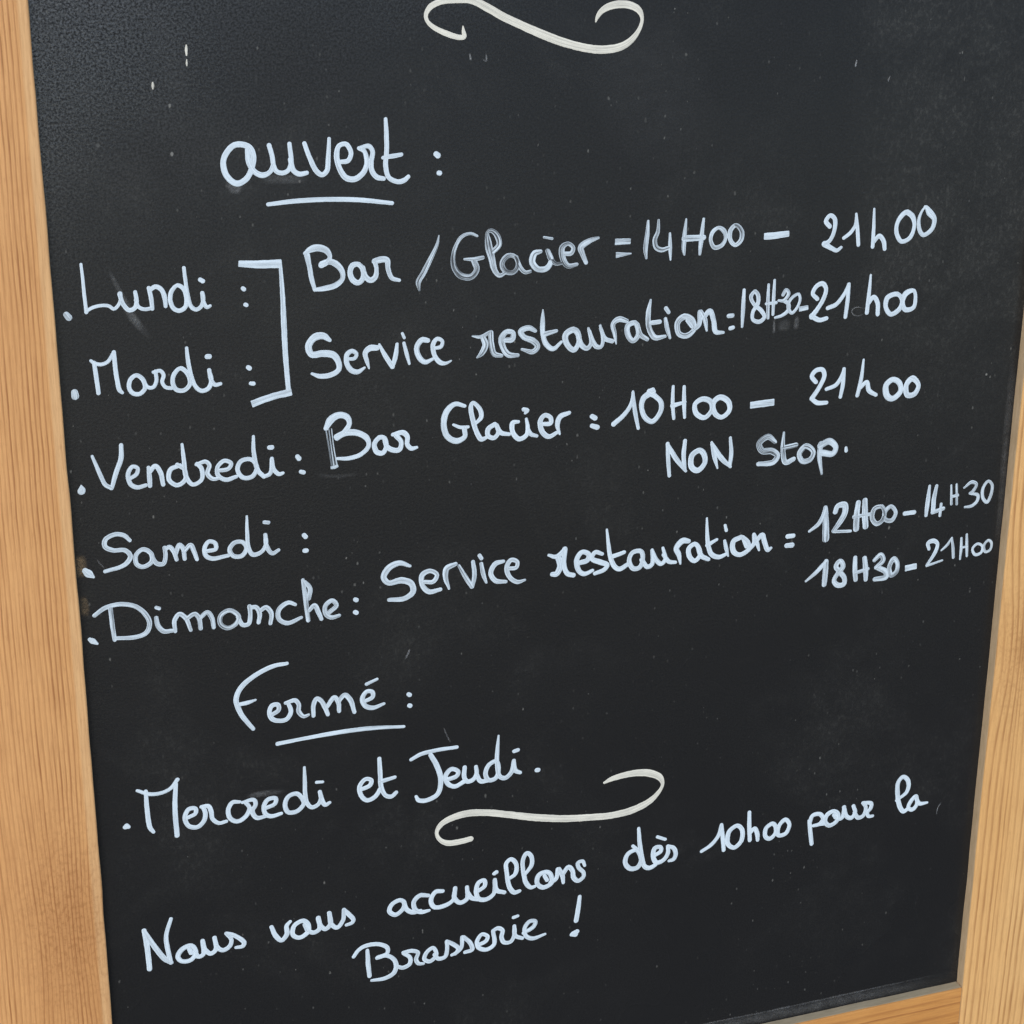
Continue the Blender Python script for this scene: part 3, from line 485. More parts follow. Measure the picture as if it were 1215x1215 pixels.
'-267.5,659.5,1.01 -270.6,663.0,1.28 -275.6,664.2,1.28 -280.9,661.9,1.36 -281.5,657.7,1.37 -277.2,654.9,1.28 -270.7,654.0,1.28 -267.8,649.9,1.38 -271.3,645.3,1.29 -282.4,642.7,1.10|-260.4,653.2,1.29 -264.5,650.5,1.29 -264.7,644.9,1.29 -261.1,642.6,1.30 -256.2,645.1,1.30 -256.2,649.9,1.29 -260.4,653.2,1.29|-256.0,648.3,1.20 -253.4,643.6,1.30 -249.8,642.9,1.30 -248.2,647.3,1.21 -248.5,652.7,1.11|-248.4,651.2,1.11 -245.8,652.7,1.30 -243.5,649.7,1.30 -242.1,644.4,1.12|-242.7,647.3,1.21 -240.1,653.2,1.30 -238.2,650.9,1.30 -237.5,644.2,1.12|-237.8,648.7,1.21 -233.8,652.3,1.30 -232.2,648.7,1.31 -230.6,643.0,1.12|-224.4,647.3,1.12 -219.6,647.9,1.22 -219.8,651.5,1.22 -223.2,653.0,1.22 -225.9,649.4,1.31 -225.3,644.4,1.31 -221.8,642.3,1.32 -212.5,643.0,1.13|-204.3,650.2,1.23 -208.8,650.2,1.32 -211.7,646.4,1.32 -209.6,642.2,1.32 -204.8,641.7,1.33 -201.9,646.2,1.32 -204.3,650.2,1.23|-200.9,665.5,0.66 -201.1,656.5,1.04 -200.7,646.0,1.23 -198.4,641.5,1.33 -193.5,642.5,1.24 -190.5,647.2,1.14 -190.7,652.8,1.14|-190.7,652.8,1.14 -190.2,645.6,1.33 -187.1,640.8,1.24 -183.4,642.4,1.05|-190.9,660.6,1.13 -188.6,660.1,1.13'),
('punctuation_mark','colon after Samedi','paint',0.97,False,
'-168.1,649.6,1.34 -167.2,648.4,1.34|-168.1,639.9,1.35 -167.0,639.8,1.35'),
('bullet_dot','white teardrop bullet left of Dimanche','paint',0.95,False,
'-293.8,602.5,1.21 -292.3,601.3,1.68 -289.9,599.3,0.75'),
('handwritten_word','word Dimanche','paint',0.79,False,
'-281.0,619.6,1.21 -280.7,610.3,1.31 -280.0,600.1,1.13|-290.2,616.8,1.20 -284.3,620.5,1.30 -275.7,621.7,1.30 -267.3,619.2,1.31 -261.9,613.8,1.41 -259.7,607.2,1.41 -262.2,601.7,1.42 -268.5,600.1,1.32 -279.0,601.0,1.13|-255.8,610.3,1.22 -255.0,605.2,1.42 -251.9,601.3,1.42 -246.8,601.0,1.14|-255.4,616.7,1.03 -253.8,615.9,1.13|-245.4,600.2,1.05 -245.4,607.2,1.33 -242.4,610.7,1.33 -239.1,607.8,1.33 -236.5,599.7,1.05|-238.7,607.0,1.24 -233.7,609.5,1.33 -231.4,606.4,1.33 -230.8,599.9,1.24|-231.0,606.3,1.24 -226.4,609.4,1.34 -224.0,605.6,1.34 -223.2,599.4,1.15|-213.7,608.8,1.34 -218.7,606.4,1.34 -219.2,601.1,1.34 -215.2,597.9,1.35 -210.2,599.8,1.35 -208.5,604.3,1.35 -213.7,608.8,1.34|-208.8,603.9,1.25 -206.3,598.5,1.35 -202.8,598.7,1.35 -201.6,604.4,1.26 -201.8,609.7,1.25|-201.2,608.7,1.35 -198.1,608.5,1.35 -196.1,604.1,1.35 -196.9,598.7,1.26|-195.6,606.0,1.26 -192.2,607.6,1.35 -189.2,603.1,1.36 -190.0,597.0,1.17|-174.8,606.8,0.97 -178.9,608.7,1.36 -184.6,605.1,1.46 -184.9,599.2,1.36 -179.9,595.7,1.37 -171.5,598.1,0.98|-169.8,621.7,1.07 -168.8,610.9,1.36 -167.5,595.6,1.28|-168.7,620.3,1.16 -165.8,615.8,1.36 -166.8,609.5,1.37|-166.7,601.9,1.18 -163.5,604.7,1.37 -161.3,600.1,1.38 -159.6,595.3,1.18|-154.5,599.1,1.38 -150.3,602.6,1.38 -152.8,606.2,1.38 -156.9,603.5,1.38 -156.9,598.3,1.38 -153.6,595.5,1.38 -148.8,596.0,1.09'),
('punctuation_mark','colon after Dimanche','paint',0.95,False,
'-138.9,604.8,1.29 -138.1,604.3,1.39|-139.1,596.7,1.39 -138.3,596.1,1.39'),
('handwritten_word','word Service in the weekend line','paint',0.83,False,
'-105.0,621.5,0.90 -111.4,624.3,1.68 -118.1,622.0,1.98 -121.2,616.5,1.78 -118.3,612.5,1.59 -110.5,613.1,1.99 -104.4,610.1,1.80 -103.4,604.7,1.81 -108.7,601.1,1.60 -118.2,601.6,1.20|-96.5,610.1,1.20 -90.8,609.5,1.41 -88.4,613.5,1.31 -92.8,616.7,1.40 -97.5,614.6,1.70 -97.6,608.3,1.51 -93.5,603.3,1.61 -86.4,603.8,1.21|-81.0,603.5,0.71 -83.2,611.7,1.61 -82.3,616.8,1.81 -76.8,618.9,1.31|-74.7,617.5,0.91 -70.2,608.8,1.42 -66.6,602.7,1.32|-66.3,602.7,1.12 -65.0,610.2,1.42 -65.9,618.9,1.21|-61.8,622.4,1.21 -60.6,620.3,1.21|-60.7,617.0,1.11 -59.3,609.4,1.32 -57.6,604.3,0.82|-46.7,616.5,1.12 -51.8,615.6,1.63 -54.7,609.9,1.53 -51.6,604.5,1.53 -45.2,603.0,1.13|-43.6,611.4,1.23 -38.5,611.4,1.33 -37.9,615.0,1.23 -41.8,616.7,1.43 -44.6,612.3,1.53 -42.5,605.4,1.44 -37.6,601.7,1.34 -32.9,602.4,0.72'),
('handwritten_word','word restauration in the weekend line','paint',0.96,False,
'-17.7,616.5,0.93 -12.8,614.9,1.45 -7.2,619.0,1.45|-11.7,614.4,1.86 -10.3,608.1,1.87 -12.7,603.5,1.87 -15.3,603.7,1.45|-7.4,619.1,1.76 -7.8,608.9,1.56 -5.5,602.8,1.56 -1.5,601.1,1.46|2.6,608.8,1.56 7.5,609.9,1.67 8.2,613.6,1.56 3.8,615.6,1.56 0.5,611.1,1.66 2.0,603.6,1.57 5.5,601.0,1.47 10.9,602.5,1.15|17.1,612.6,1.15 12.4,614.4,1.46 10.3,610.6,1.46 16.1,607.3,1.68 20.6,604.8,1.47 18.7,602.1,1.47 12.5,600.3,1.26|19.8,628.3,0.73 20.9,619.5,1.15 22.4,610.3,1.47 25.4,603.2,1.58 28.8,601.0,1.58 33.7,603.2,1.48|23.6,609.9,1.47 31.5,611.8,1.26|42.7,610.9,1.48 37.1,610.8,1.48 35.0,605.8,1.48 37.9,600.1,1.59 41.9,600.2,1.49 44.0,605.1,1.48 42.7,610.9,1.48|43.3,605.2,1.48 47.3,599.9,1.49 50.4,601.3,1.49 50.1,610.8,1.06|50.1,610.5,1.17 53.1,603.7,1.49 56.5,600.7,1.49 59.2,603.3,1.39 57.3,611.2,0.96|57.9,606.6,1.28 62.0,601.3,1.39 66.1,600.4,1.07|69.5,598.9,0.64 68.2,605.2,1.60 66.4,609.8,1.81 70.6,614.2,2.03 74.5,613.4,1.49|78.6,611.0,1.50 74.8,608.3,1.61 75.8,602.5,1.61 79.1,599.6,1.51 82.6,602.7,1.51 81.0,608.9,1.50 78.6,611.0,1.50|81.0,608.9,1.50 83.6,602.4,1.61 88.5,599.3,1.30|86.3,627.2,0.64 86.9,617.4,1.18 87.9,609.4,1.50 90.4,602.6,1.62 95.4,599.9,1.52 101.1,601.4,1.08|87.4,609.0,1.50 93.7,612.0,0.97|98.9,620.8,0.97 99.9,617.3,1.08|99.1,610.4,0.97 100.5,604.8,1.30 102.0,599.7,0.54|110.2,611.4,1.62 105.1,609.1,1.73 105.5,602.4,1.74 110.0,599.5,1.52 116.1,602.6,1.52 115.2,607.1,1.52 111.4,611.0,1.52|112.3,609.0,1.30 114.4,604.6,1.41|115.9,601.9,1.42 119.4,606.0,1.52 119.1,612.0,1.30|119.6,611.0,1.30 121.5,606.0,1.42 123.2,600.9,0.77|121.2,607.7,1.42 124.8,611.0,1.63 126.8,605.8,1.64 129.5,600.1,1.42 131.4,601.2,0.99'),
('punctuation_mark','equals sign before the weekend times','paint',0.95,False,
'142.8,607.5,1.54 146.7,607.4,1.54|142.4,601.3,1.54 146.2,601.1,1.76'),
('handwritten_time','time 12H00 with doubled strokes','paint',0.75,False,
'157.9,608.9,0.88 164.1,613.2,1.43 167.4,619.4,1.43 168.3,623.7,1.32|168.3,623.7,1.54 169.2,613.5,2.21 169.9,602.3,2.44|175.5,620.0,1.77 177.0,623.7,1.77 181.8,623.8,2.21 182.3,618.1,1.99 179.0,612.2,1.89 175.0,606.9,1.33|175.0,606.5,1.00 187.3,605.3,1.00|191.5,624.2,1.77 190.9,615.3,2.00 191.3,606.4,2.12|196.2,625.2,1.78 196.9,615.6,2.12 198.0,607.1,2.02|189.0,614.8,1.22 200.1,615.2,1.23|209.0,619.2,1.34 203.5,618.5,1.56 202.2,612.6,1.57 205.9,607.8,1.57 209.9,609.9,1.46 211.0,615.0,1.46 208.5,619.5,1.34|215.6,618.6,1.35 211.3,615.5,1.46 211.7,610.2,1.46 216.7,608.9,1.46 219.1,613.9,1.35 215.3,618.6,1.35'),
('punctuation_mark','dash between 12H00 and 14H30','paint',0.9,False,
'225.8,612.4,1.47 232.7,612.4,1.47'),
('handwritten_time','time 14H30 at the right edge','paint',0.82,False,
'242.5,629.3,0.90 242.0,618.0,1.58 241.6,609.0,1.14|247.7,628.7,1.13 246.4,619.8,1.59 246.6,611.0,1.59|246.2,610.5,1.36 253.9,612.3,1.37|252.1,615.6,1.02 251.9,607.6,1.03|258.4,627.8,0.68 259.7,614.6,0.91|262.4,627.9,0.79 263.7,614.1,0.91|259.4,619.8,1.02 263.8,620.2,1.03|268.1,624.8,0.68 273.5,628.1,1.25 277.0,626.2,1.14 274.8,621.6,1.14 272.8,620.5,0.91|272.8,620.5,0.91 279.0,618.3,1.15 278.7,614.3,1.15 275.2,611.5,1.15 270.0,611.2,0.80|285.7,627.3,1.03 282.3,622.9,1.15 283.0,615.8,1.15 286.4,612.6,1.15 288.8,618.0,1.15 288.9,624.3,1.03 285.7,627.3,1.03'),
('handwritten_time','time 18H30 in the lower weekend line','paint',0.78,False,
'157.7,574.6,0.78 165.0,580.1,1.46 171.3,586.7,1.34|171.3,586.5,1.68 171.2,578.3,1.91 170.9,570.4,1.69|181.0,585.4,1.57 178.6,582.0,1.69 181.6,577.8,1.69 185.3,572.8,1.70 185.1,568.8,1.70 180.9,568.5,1.81 177.9,572.1,1.58 180.0,576.5,1.58 183.7,581.3,1.69 181.8,585.3,1.46|192.1,586.2,1.47 192.5,577.7,1.70 193.5,570.7,1.59|199.0,585.0,1.58 200.4,576.6,1.82 200.9,569.7,1.48|193.1,575.5,1.25 202.0,577.1,1.14|206.3,582.6,1.47 210.6,585.8,1.59 212.7,581.8,1.71 207.9,577.2,1.48|208.6,577.1,1.59 215.3,573.1,1.94 215.6,569.5,1.83 207.6,569.0,1.60|220.6,581.6,1.71 217.6,576.6,1.60 219.5,570.1,1.72 223.1,572.3,1.60 223.3,578.2,1.49 220.3,581.7,1.60'),
('punctuation_mark','dash between 18H30 and 21H00','paint',0.84,True,
'229.6,573.5,2.07 237.5,574.1,2.07'),
('handwritten_time','faint time 21H00 near the right frame','paint',0.8,False,
'246.0,585.0,1.15 244.9,589.2,1.38 248.5,590.4,1.61 251.9,588.0,1.27 251.0,582.5,1.38 245.3,573.5,0.92|245.3,573.2,0.92 256.6,575.5,0.69|255.4,582.8,0.69 259.5,586.3,1.04 262.4,590.7,0.69|262.4,590.7,0.69 263.9,583.3,1.04 264.8,576.5,1.04|269.6,589.5,0.81 270.1,581.9,1.04 270.0,574.6,0.70|273.4,591.6,0.81 274.2,583.7,1.05 274.9,576.1,0.82|269.9,582.5,0.81 274.5,583.1,0.81|282.0,583.8,0.93 278.7,580.7,0.93 281.2,576.2,1.05 285.6,577.3,1.05 286.0,581.6,0.93 282.0,583.8,0.93|290.1,585.3,0.93 287.2,582.0,0.93 288.7,577.3,1.05 292.2,578.3,0.94 292.7,583.1,0.94 290.1,585.3,0.93'),
('handwritten_word','word Fermé as the second heading','paint',0.88,False,
'-181.2,569.8,1.09 -189.5,569.3,1.38 -199.8,565.4,1.48 -209.1,558.6,1.57 -212.4,551.2,1.58 -209.9,541.3,1.49 -206.6,535.6,1.39 -203.1,530.3,1.20|-210.1,547.7,1.28 -205.6,548.1,1.29 -200.9,549.1,0.69|-191.6,537.7,1.30 -187.4,540.2,1.40 -187.7,543.8,1.40 -191.1,543.8,1.40 -193.0,539.6,1.40 -191.4,534.9,1.50 -187.4,533.0,1.40 -182.8,533.3,1.41 -180.0,537.8,1.41 -181.4,543.6,1.20|-183.0,544.1,1.10 -177.2,544.9,1.40 -175.1,541.7,1.31 -175.3,537.2,1.41 -172.3,533.4,1.21 -169.4,534.0,0.91|-166.4,532.8,1.21 -166.1,540.2,1.41 -164.1,543.9,1.41 -161.7,542.3,1.41 -159.4,537.7,1.42 -157.6,532.2,1.22|-157.9,537.5,1.32 -153.4,543.0,1.42 -151.0,539.4,1.42 -150.6,533.3,1.22|-151.0,539.7,1.32 -146.9,543.5,1.52 -143.7,539.9,1.53 -141.2,531.1,1.23|-135.2,537.1,1.23 -129.7,539.4,1.33 -129.9,542.8,1.33 -133.2,543.6,1.33 -136.0,539.7,1.53 -134.6,534.4,1.53 -129.9,532.1,1.44 -122.7,533.7,0.93|-133.3,548.5,1.12 -126.7,550.8,0.92'),
('underline','white line under Fermé','paint',0.9,False,
'-188.9,517.9,1.31 -173.0,518.6,1.22 -152.2,519.1,1.43 -131.2,518.5,1.34 -110.5,516.1,0.94'),
('punctuation_mark','colon after Fermé','paint',0.97,False,
'-107.2,537.5,1.34 -106.5,536.9,1.45|-106.8,529.8,1.45 -106.3,529.5,1.45'),
('bullet_dot','white bullet left of Mercredi','paint',0.97,False,
'-282.1,478.7,1.39 -281.2,479.2,1.89 -280.1,478.5,1.19'),
('handwritten_word','word Mercredi','paint',0.97,False,
'-273.5,501.6,0.98 -266.7,498.1,1.19 -260.3,497.5,1.19 -254.0,499.6,1.19 -249.7,504.7,1.29|-268.6,500.3,1.18 -268.6,488.3,1.39 -267.6,475.6,1.40 -265.8,472.4,1.10|-250.9,502.0,1.29 -252.2,485.2,1.50 -252.0,467.3,1.51|-245.9,477.8,1.21 -240.2,480.2,1.31 -240.2,483.5,1.31 -244.1,483.7,1.41 -246.7,478.5,1.41 -244.7,472.4,1.41 -239.7,470.7,1.42 -235.5,474.1,1.42 -234.4,479.6,1.41 -235.8,484.0,1.21|-236.5,483.9,1.21 -232.4,483.6,1.41 -230.9,479.9,1.42 -230.2,474.4,1.32 -226.7,471.0,1.22 -222.1,471.3,1.12|-213.4,483.0,1.02 -217.7,483.4,1.42 -220.5,479.3,1.42 -219.6,472.8,1.43 -215.2,470.0,1.43 -210.2,472.5,1.43 -207.7,477.8,1.33 -209.8,481.9,1.32|-211.8,482.3,1.02 -204.9,482.8,1.33 -203.9,479.4,1.33 -206.1,475.4,1.43 -203.7,470.3,1.44 -198.2,470.2,1.13|-199.0,475.5,1.23 -192.0,477.9,1.34 -191.5,481.3,1.33 -196.2,481.5,1.43 -199.0,477.0,1.43 -198.0,471.6,1.44 -194.6,469.6,1.44 -188.5,470.4,1.14|-178.3,482.1,1.44 -183.7,481.1,1.44 -186.0,475.7,1.44 -184.1,470.4,1.45 -178.9,470.1,1.45 -174.4,474.7,1.35 -178.3,482.1,1.44|-173.2,499.2,0.82 -173.2,490.2,1.23 -173.3,480.9,1.34 -172.5,475.0,1.45 -169.5,471.1,1.35 -165.4,472.5,1.35 -163.6,476.2,1.35 -164.2,480.9,1.14|-164.2,480.9,1.24 -163.0,474.8,1.46 -161.0,471.2,1.35 -158.3,472.3,1.04|-166.0,487.7,1.03 -162.2,487.3,0.93'),
('handwritten_word','word et between the closing days','paint',0.97,False,
'-138.0,477.7,1.36 -132.7,479.6,1.47 -131.8,482.9,1.36 -135.4,484.3,1.36 -139.2,479.9,1.47 -138.1,472.7,1.47 -134.5,469.4,1.47 -129.6,471.1,1.48 -126.0,476.3,1.37|-126.4,496.9,1.25 -126.1,486.3,1.47 -125.6,476.9,1.47 -122.9,470.7,1.37 -119.2,469.3,1.48 -116.2,471.6,1.27|-125.9,480.9,1.47 -116.9,482.3,1.16'),
('handwritten_word','word Jeudi','paint',0.95,False,
'-93.7,493.7,1.48 -89.4,484.4,1.70 -87.4,474.6,1.60 -89.6,465.5,1.61 -96.8,462.4,1.50 -102.0,463.5,1.39 -103.5,466.4,0.96|-106.3,492.6,1.16 -99.6,495.4,1.37 -88.8,496.3,1.27 -76.8,496.1,1.17|-83.5,474.5,1.39 -77.2,475.9,1.50 -76.0,478.7,1.39 -80.4,481.4,1.50 -84.4,477.0,1.60 -82.7,471.4,1.50 -78.3,468.8,1.51 -72.6,471.0,1.51|-71.8,481.1,1.39 -72.1,474.2,1.51 -70.1,470.8,1.51 -66.5,471.4,1.51 -64.1,475.2,1.40 -64.4,480.2,1.29|-64.1,475.4,1.29 -61.5,469.5,1.51 -56.8,469.1,1.41|-51.3,481.9,1.40 -56.2,479.7,1.51 -58.2,474.1,1.51 -56.0,469.2,1.52 -51.5,469.9,1.52 -49.5,475.9,1.41 -51.3,481.9,1.40|-49.6,499.4,0.64 -50.4,489.4,1.29 -50.6,479.9,1.41 -48.8,470.6,1.52 -45.4,468.8,1.52 -41.2,472.0,1.52 -39.5,480.1,1.30|-39.5,480.1,1.30 -38.5,473.0,1.53 -35.2,470.9,1.20|-39.3,486.7,1.30 -36.8,487.2,1.30'),
('punctuation_mark','full stop after Jeudi','paint',0.98,False,
'-24.1,470.6,1.53 -23.2,470.5,1.54'),
('flourish','cream scroll below the closing days','cream',0.95,False,
'-68.1,429.3,1.90 -77.2,428.7,2.03 -84.0,429.5,1.89 -88.8,433.3,1.34 -90.4,438.3,1.21 -87.3,443.6,1.87 -78.4,447.2,2.28 -68.8,448.0,2.42 -57.8,446.3,2.30 -42.6,442.0,2.31 -25.7,436.8,2.47 -5.9,432.2,2.49 11.3,429.8,2.37 27.1,428.3,2.39 41.6,429.4,2.54 53.2,433.4,2.26 59.7,438.8,1.55 62.7,444.4,1.13 60.8,449.8,2.11 54.0,454.2,2.52 45.2,456.2,2.37 35.1,456.2,2.09 26.5,454.9,1.66 22.0,453.2,0.83'),
('handwritten_word','word Nous opening the closing sentence','paint',0.96,False,
'-275.6,406.0,1.44 -274.5,395.0,1.65 -273.9,378.2,1.56|-275.3,405.0,1.34 -269.7,392.8,1.66 -264.1,383.1,1.67 -260.6,379.9,1.36|-260.8,379.9,1.36 -262.3,391.1,1.46 -262.5,399.6,1.35 -259.0,410.8,1.14|-247.7,389.2,1.57 -253.3,388.0,1.67 -256.3,383.2,1.57 -254.0,379.4,1.47 -248.8,379.1,1.47 -245.2,383.6,1.47 -247.7,389.2,1.57|-249.2,387.1,1.26 -248.0,384.2,1.57|-245.6,384.5,1.47 -244.0,380.6,1.47 -240.9,381.4,1.47 -240.7,391.0,1.36|-240.7,391.3,1.36 -239.5,384.7,1.47 -236.2,381.1,1.48 -232.9,383.3,1.48 -233.3,391.9,1.37|-233.3,391.5,1.37 -231.8,384.5,1.48 -228.3,381.8,1.48 -224.3,383.9,1.48 -223.0,388.1,1.27 -225.9,393.2,1.16|-225.9,393.4,1.26 -223.1,392.1,1.37 -218.5,388.7,1.48 -215.2,384.3,1.49 -216.2,382.1,1.38 -220.4,382.0,1.06'),
('handwritten_word','word vous','paint',0.95,False,
'-197.7,392.0,1.28 -195.4,385.2,1.60 -191.8,381.0,1.50 -188.2,384.9,1.61 -188.2,390.7,1.39 -185.8,393.4,1.07|-177.7,392.2,1.50 -183.3,389.9,1.50 -184.4,383.4,1.50 -180.6,380.5,1.51 -175.1,383.3,1.62 -174.6,388.7,1.61 -177.7,392.2,1.50|-176.7,389.2,1.40 -175.0,385.1,1.72|-174.5,384.1,1.51 -171.3,382.2,1.51 -167.6,384.1,1.51 -168.0,392.3,1.51|-168.0,392.3,1.51 -166.7,386.4,1.51 -163.7,383.3,1.52 -160.4,386.1,1.52 -161.0,394.4,1.40|-160.8,394.0,1.40 -159.8,385.9,1.52 -156.2,382.7,1.52 -152.3,387.3,1.41 -151.5,394.5,1.41|-151.5,394.8,1.30 -148.3,390.5,1.52 -145.6,386.3,1.41 -146.3,384.3,1.31 -150.2,383.3,1.09'),
('handwritten_word','long word accueillons','paint',0.97,False,
'-115.1,394.1,1.43 -120.4,392.1,1.53 -122.1,387.5,1.54 -118.3,384.1,1.54 -113.3,387.3,1.43 -112.3,392.0,1.43 -115.1,394.1,1.43|-112.5,391.7,1.43 -110.8,386.4,1.54 -106.7,383.4,1.55 -101.7,383.6,1.22|-96.5,393.7,1.32 -102.1,394.8,1.54 -106.0,391.0,1.54 -105.0,384.8,1.55 -101.1,382.5,1.55 -96.0,382.6,1.00|-86.9,395.0,1.33 -91.5,395.4,1.55 -94.8,389.9,1.55 -92.6,384.3,1.55 -84.9,384.1,1.56 -79.8,387.4,1.34 -78.6,395.5,1.44|-78.6,395.2,1.44 -79.1,388.5,1.56 -75.3,384.0,1.56 -70.7,386.1,1.57 -70.7,394.6,1.34|-70.5,391.1,1.45 -67.9,386.2,1.57 -63.4,383.9,1.35|-64.2,389.8,1.34 -58.8,393.1,1.46 -59.2,397.3,1.45 -62.8,396.4,1.56 -64.6,389.9,1.57 -62.8,384.3,1.57 -58.0,382.9,1.57 -52.8,386.0,1.46 -52.0,396.3,1.34|-52.0,396.1,1.34 -50.7,388.3,1.57 -45.5,385.5,1.35|-52.4,400.9,1.34 -51.0,401.7,1.45|-43.7,394.6,1.12 -38.3,397.7,1.46 -37.6,405.0,1.46 -41.2,409.3,1.45 -44.2,406.9,1.45 -43.9,399.4,1.46 -42.1,389.0,1.58 -38.8,384.1,1.58 -35.2,384.5,1.25|-31.8,395.7,1.13 -27.1,402.3,1.47 -27.3,408.6,1.46 -30.3,411.6,1.46 -33.0,407.2,1.46 -32.5,397.1,1.47 -30.6,389.2,1.59 -27.3,385.5,1.48 -24.8,385.8,1.14|-17.0,395.0,1.59 -22.2,393.5,1.70 -23.2,387.7,1.59 -19.2,383.9,1.60 -13.4,386.0,1.60 -14.2,392.8,1.59 -17.0,395.0,1.59|-18.1,392.3,1.36 -16.4,388.8,1.37|-14.0,386.5,1.48 -10.2,388.6,1.48 -9.1,395.6,1.37|-8.3,395.4,1.48 -5.9,390.5,1.60 -5.1,384.5,1.03|-5.6,391.1,1.48 -1.7,395.7,1.60 1.2,392.2,1.60 2.0,387.0,1.61 5.3,383.9,1.49 8.8,386.3,1.38 8.7,389.5,1.38 5.4,393.8,1.37 4.8,397.4,1.37 8.0,398.1,1.26 9.6,394.5,1.03'),
('handwritten_word','word dès','paint',0.98,False,
'43.1,402.5,1.16 46.1,399.2,1.39|45.7,399.0,1.51 39.8,397.1,1.62 38.0,391.2,1.62 41.3,385.9,1.63 46.7,385.5,1.63 49.2,390.9,1.51 45.7,399.0,1.51|46.9,414.9,1.15 47.9,403.9,1.50 49.6,393.4,1.63 52.1,385.2,1.63 55.7,383.5,1.64 59.7,385.0,1.40|57.5,391.8,1.40 63.2,394.8,1.52 62.8,397.8,1.40 59.0,397.9,1.63 57.8,391.8,1.63 60.4,386.6,1.64 65.2,387.5,1.52 68.3,392.2,1.52 68.1,397.1,1.29|68.1,397.4,1.40 72.2,395.3,1.52 73.9,390.5,1.53 72.5,386.8,1.53 69.3,386.2,1.06|60.4,406.0,1.16 66.0,403.1,1.16'),
('handwritten_time','time 10h00 in the closing sentence','paint',0.97,False,
'92.7,388.7,1.30 99.6,392.5,1.42 104.5,398.6,1.42 106.3,406.3,1.30|106.3,406.1,1.30 107.7,396.1,1.54 108.8,386.6,1.43|117.7,403.4,1.54 112.3,400.1,1.66 111.7,390.8,1.66 116.5,386.9,1.55 121.3,390.9,1.67 121.6,399.6,1.55 117.7,403.4,1.54|126.3,412.0,1.30 126.8,401.4,1.55 127.7,390.4,1.43|127.7,396.1,1.43 130.8,398.8,1.55 133.1,393.8,1.67 133.5,389.5,1.32|143.9,400.0,1.56 139.4,397.4,1.56 139.2,391.0,1.56 142.4,388.7,1.56 146.6,392.5,1.44 146.0,398.0,1.56 143.9,400.0,1.56|153.3,401.3,1.56 148.8,397.2,1.56 148.9,390.2,1.57 154.2,390.5,1.57 156.6,397.0,1.45 153.3,401.3,1.56'),
('handwritten_word','word pour','paint',0.96,False,
'171.6,397.0,1.45 172.9,387.4,1.58 174.4,378.5,1.46|172.0,395.4,1.45 173.7,400.5,1.57 179.4,400.5,1.58 181.8,396.4,1.46 179.2,393.0,1.46 174.8,392.5,1.21|179.5,392.9,1.46 184.1,392.3,1.22|189.6,400.9,1.58 184.6,398.8,1.70 183.6,393.8,1.58 187.0,390.4,1.59 192.2,392.6,1.59 193.2,397.6,1.58 189.6,400.9,1.58|189.7,397.9,1.22 191.2,395.9,1.46|192.7,393.8,1.46 196.3,394.7,1.59 197.4,402.8,1.34|197.1,402.6,1.46 199.7,395.1,1.59 203.4,393.1,1.59 206.0,397.0,1.47 204.3,402.3,1.34|205.5,396.9,1.35 208.6,392.3,1.60 212.4,393.2,1.47 214.0,399.2,1.35 211.4,403.3,1.22|211.9,403.2,1.35 217.9,401.7,1.47 217.7,397.8,1.47 215.5,395.2,1.35 216.6,391.9,1.35 219.8,391.6,1.11'),
('handwritten_word','word la','paint',0.97,False,
'237.4,400.3,1.11 245.0,405.8,1.48 245.4,413.6,1.60 241.0,417.9,1.60 237.7,414.4,1.60 238.3,402.5,1.73 240.8,394.2,1.74 243.7,390.5,1.62 247.5,392.7,1.37|252.2,401.0,1.37 248.6,397.3,1.61 247.2,392.7,1.49 250.5,390.8,1.62 253.4,393.8,1.49 252.5,400.9,1.37|252.9,399.1,1.49 255.4,394.6,1.62 261.7,394.1,0.87'),
('handwritten_word','word Brasserie below the closing sentence','paint',0.93,False,
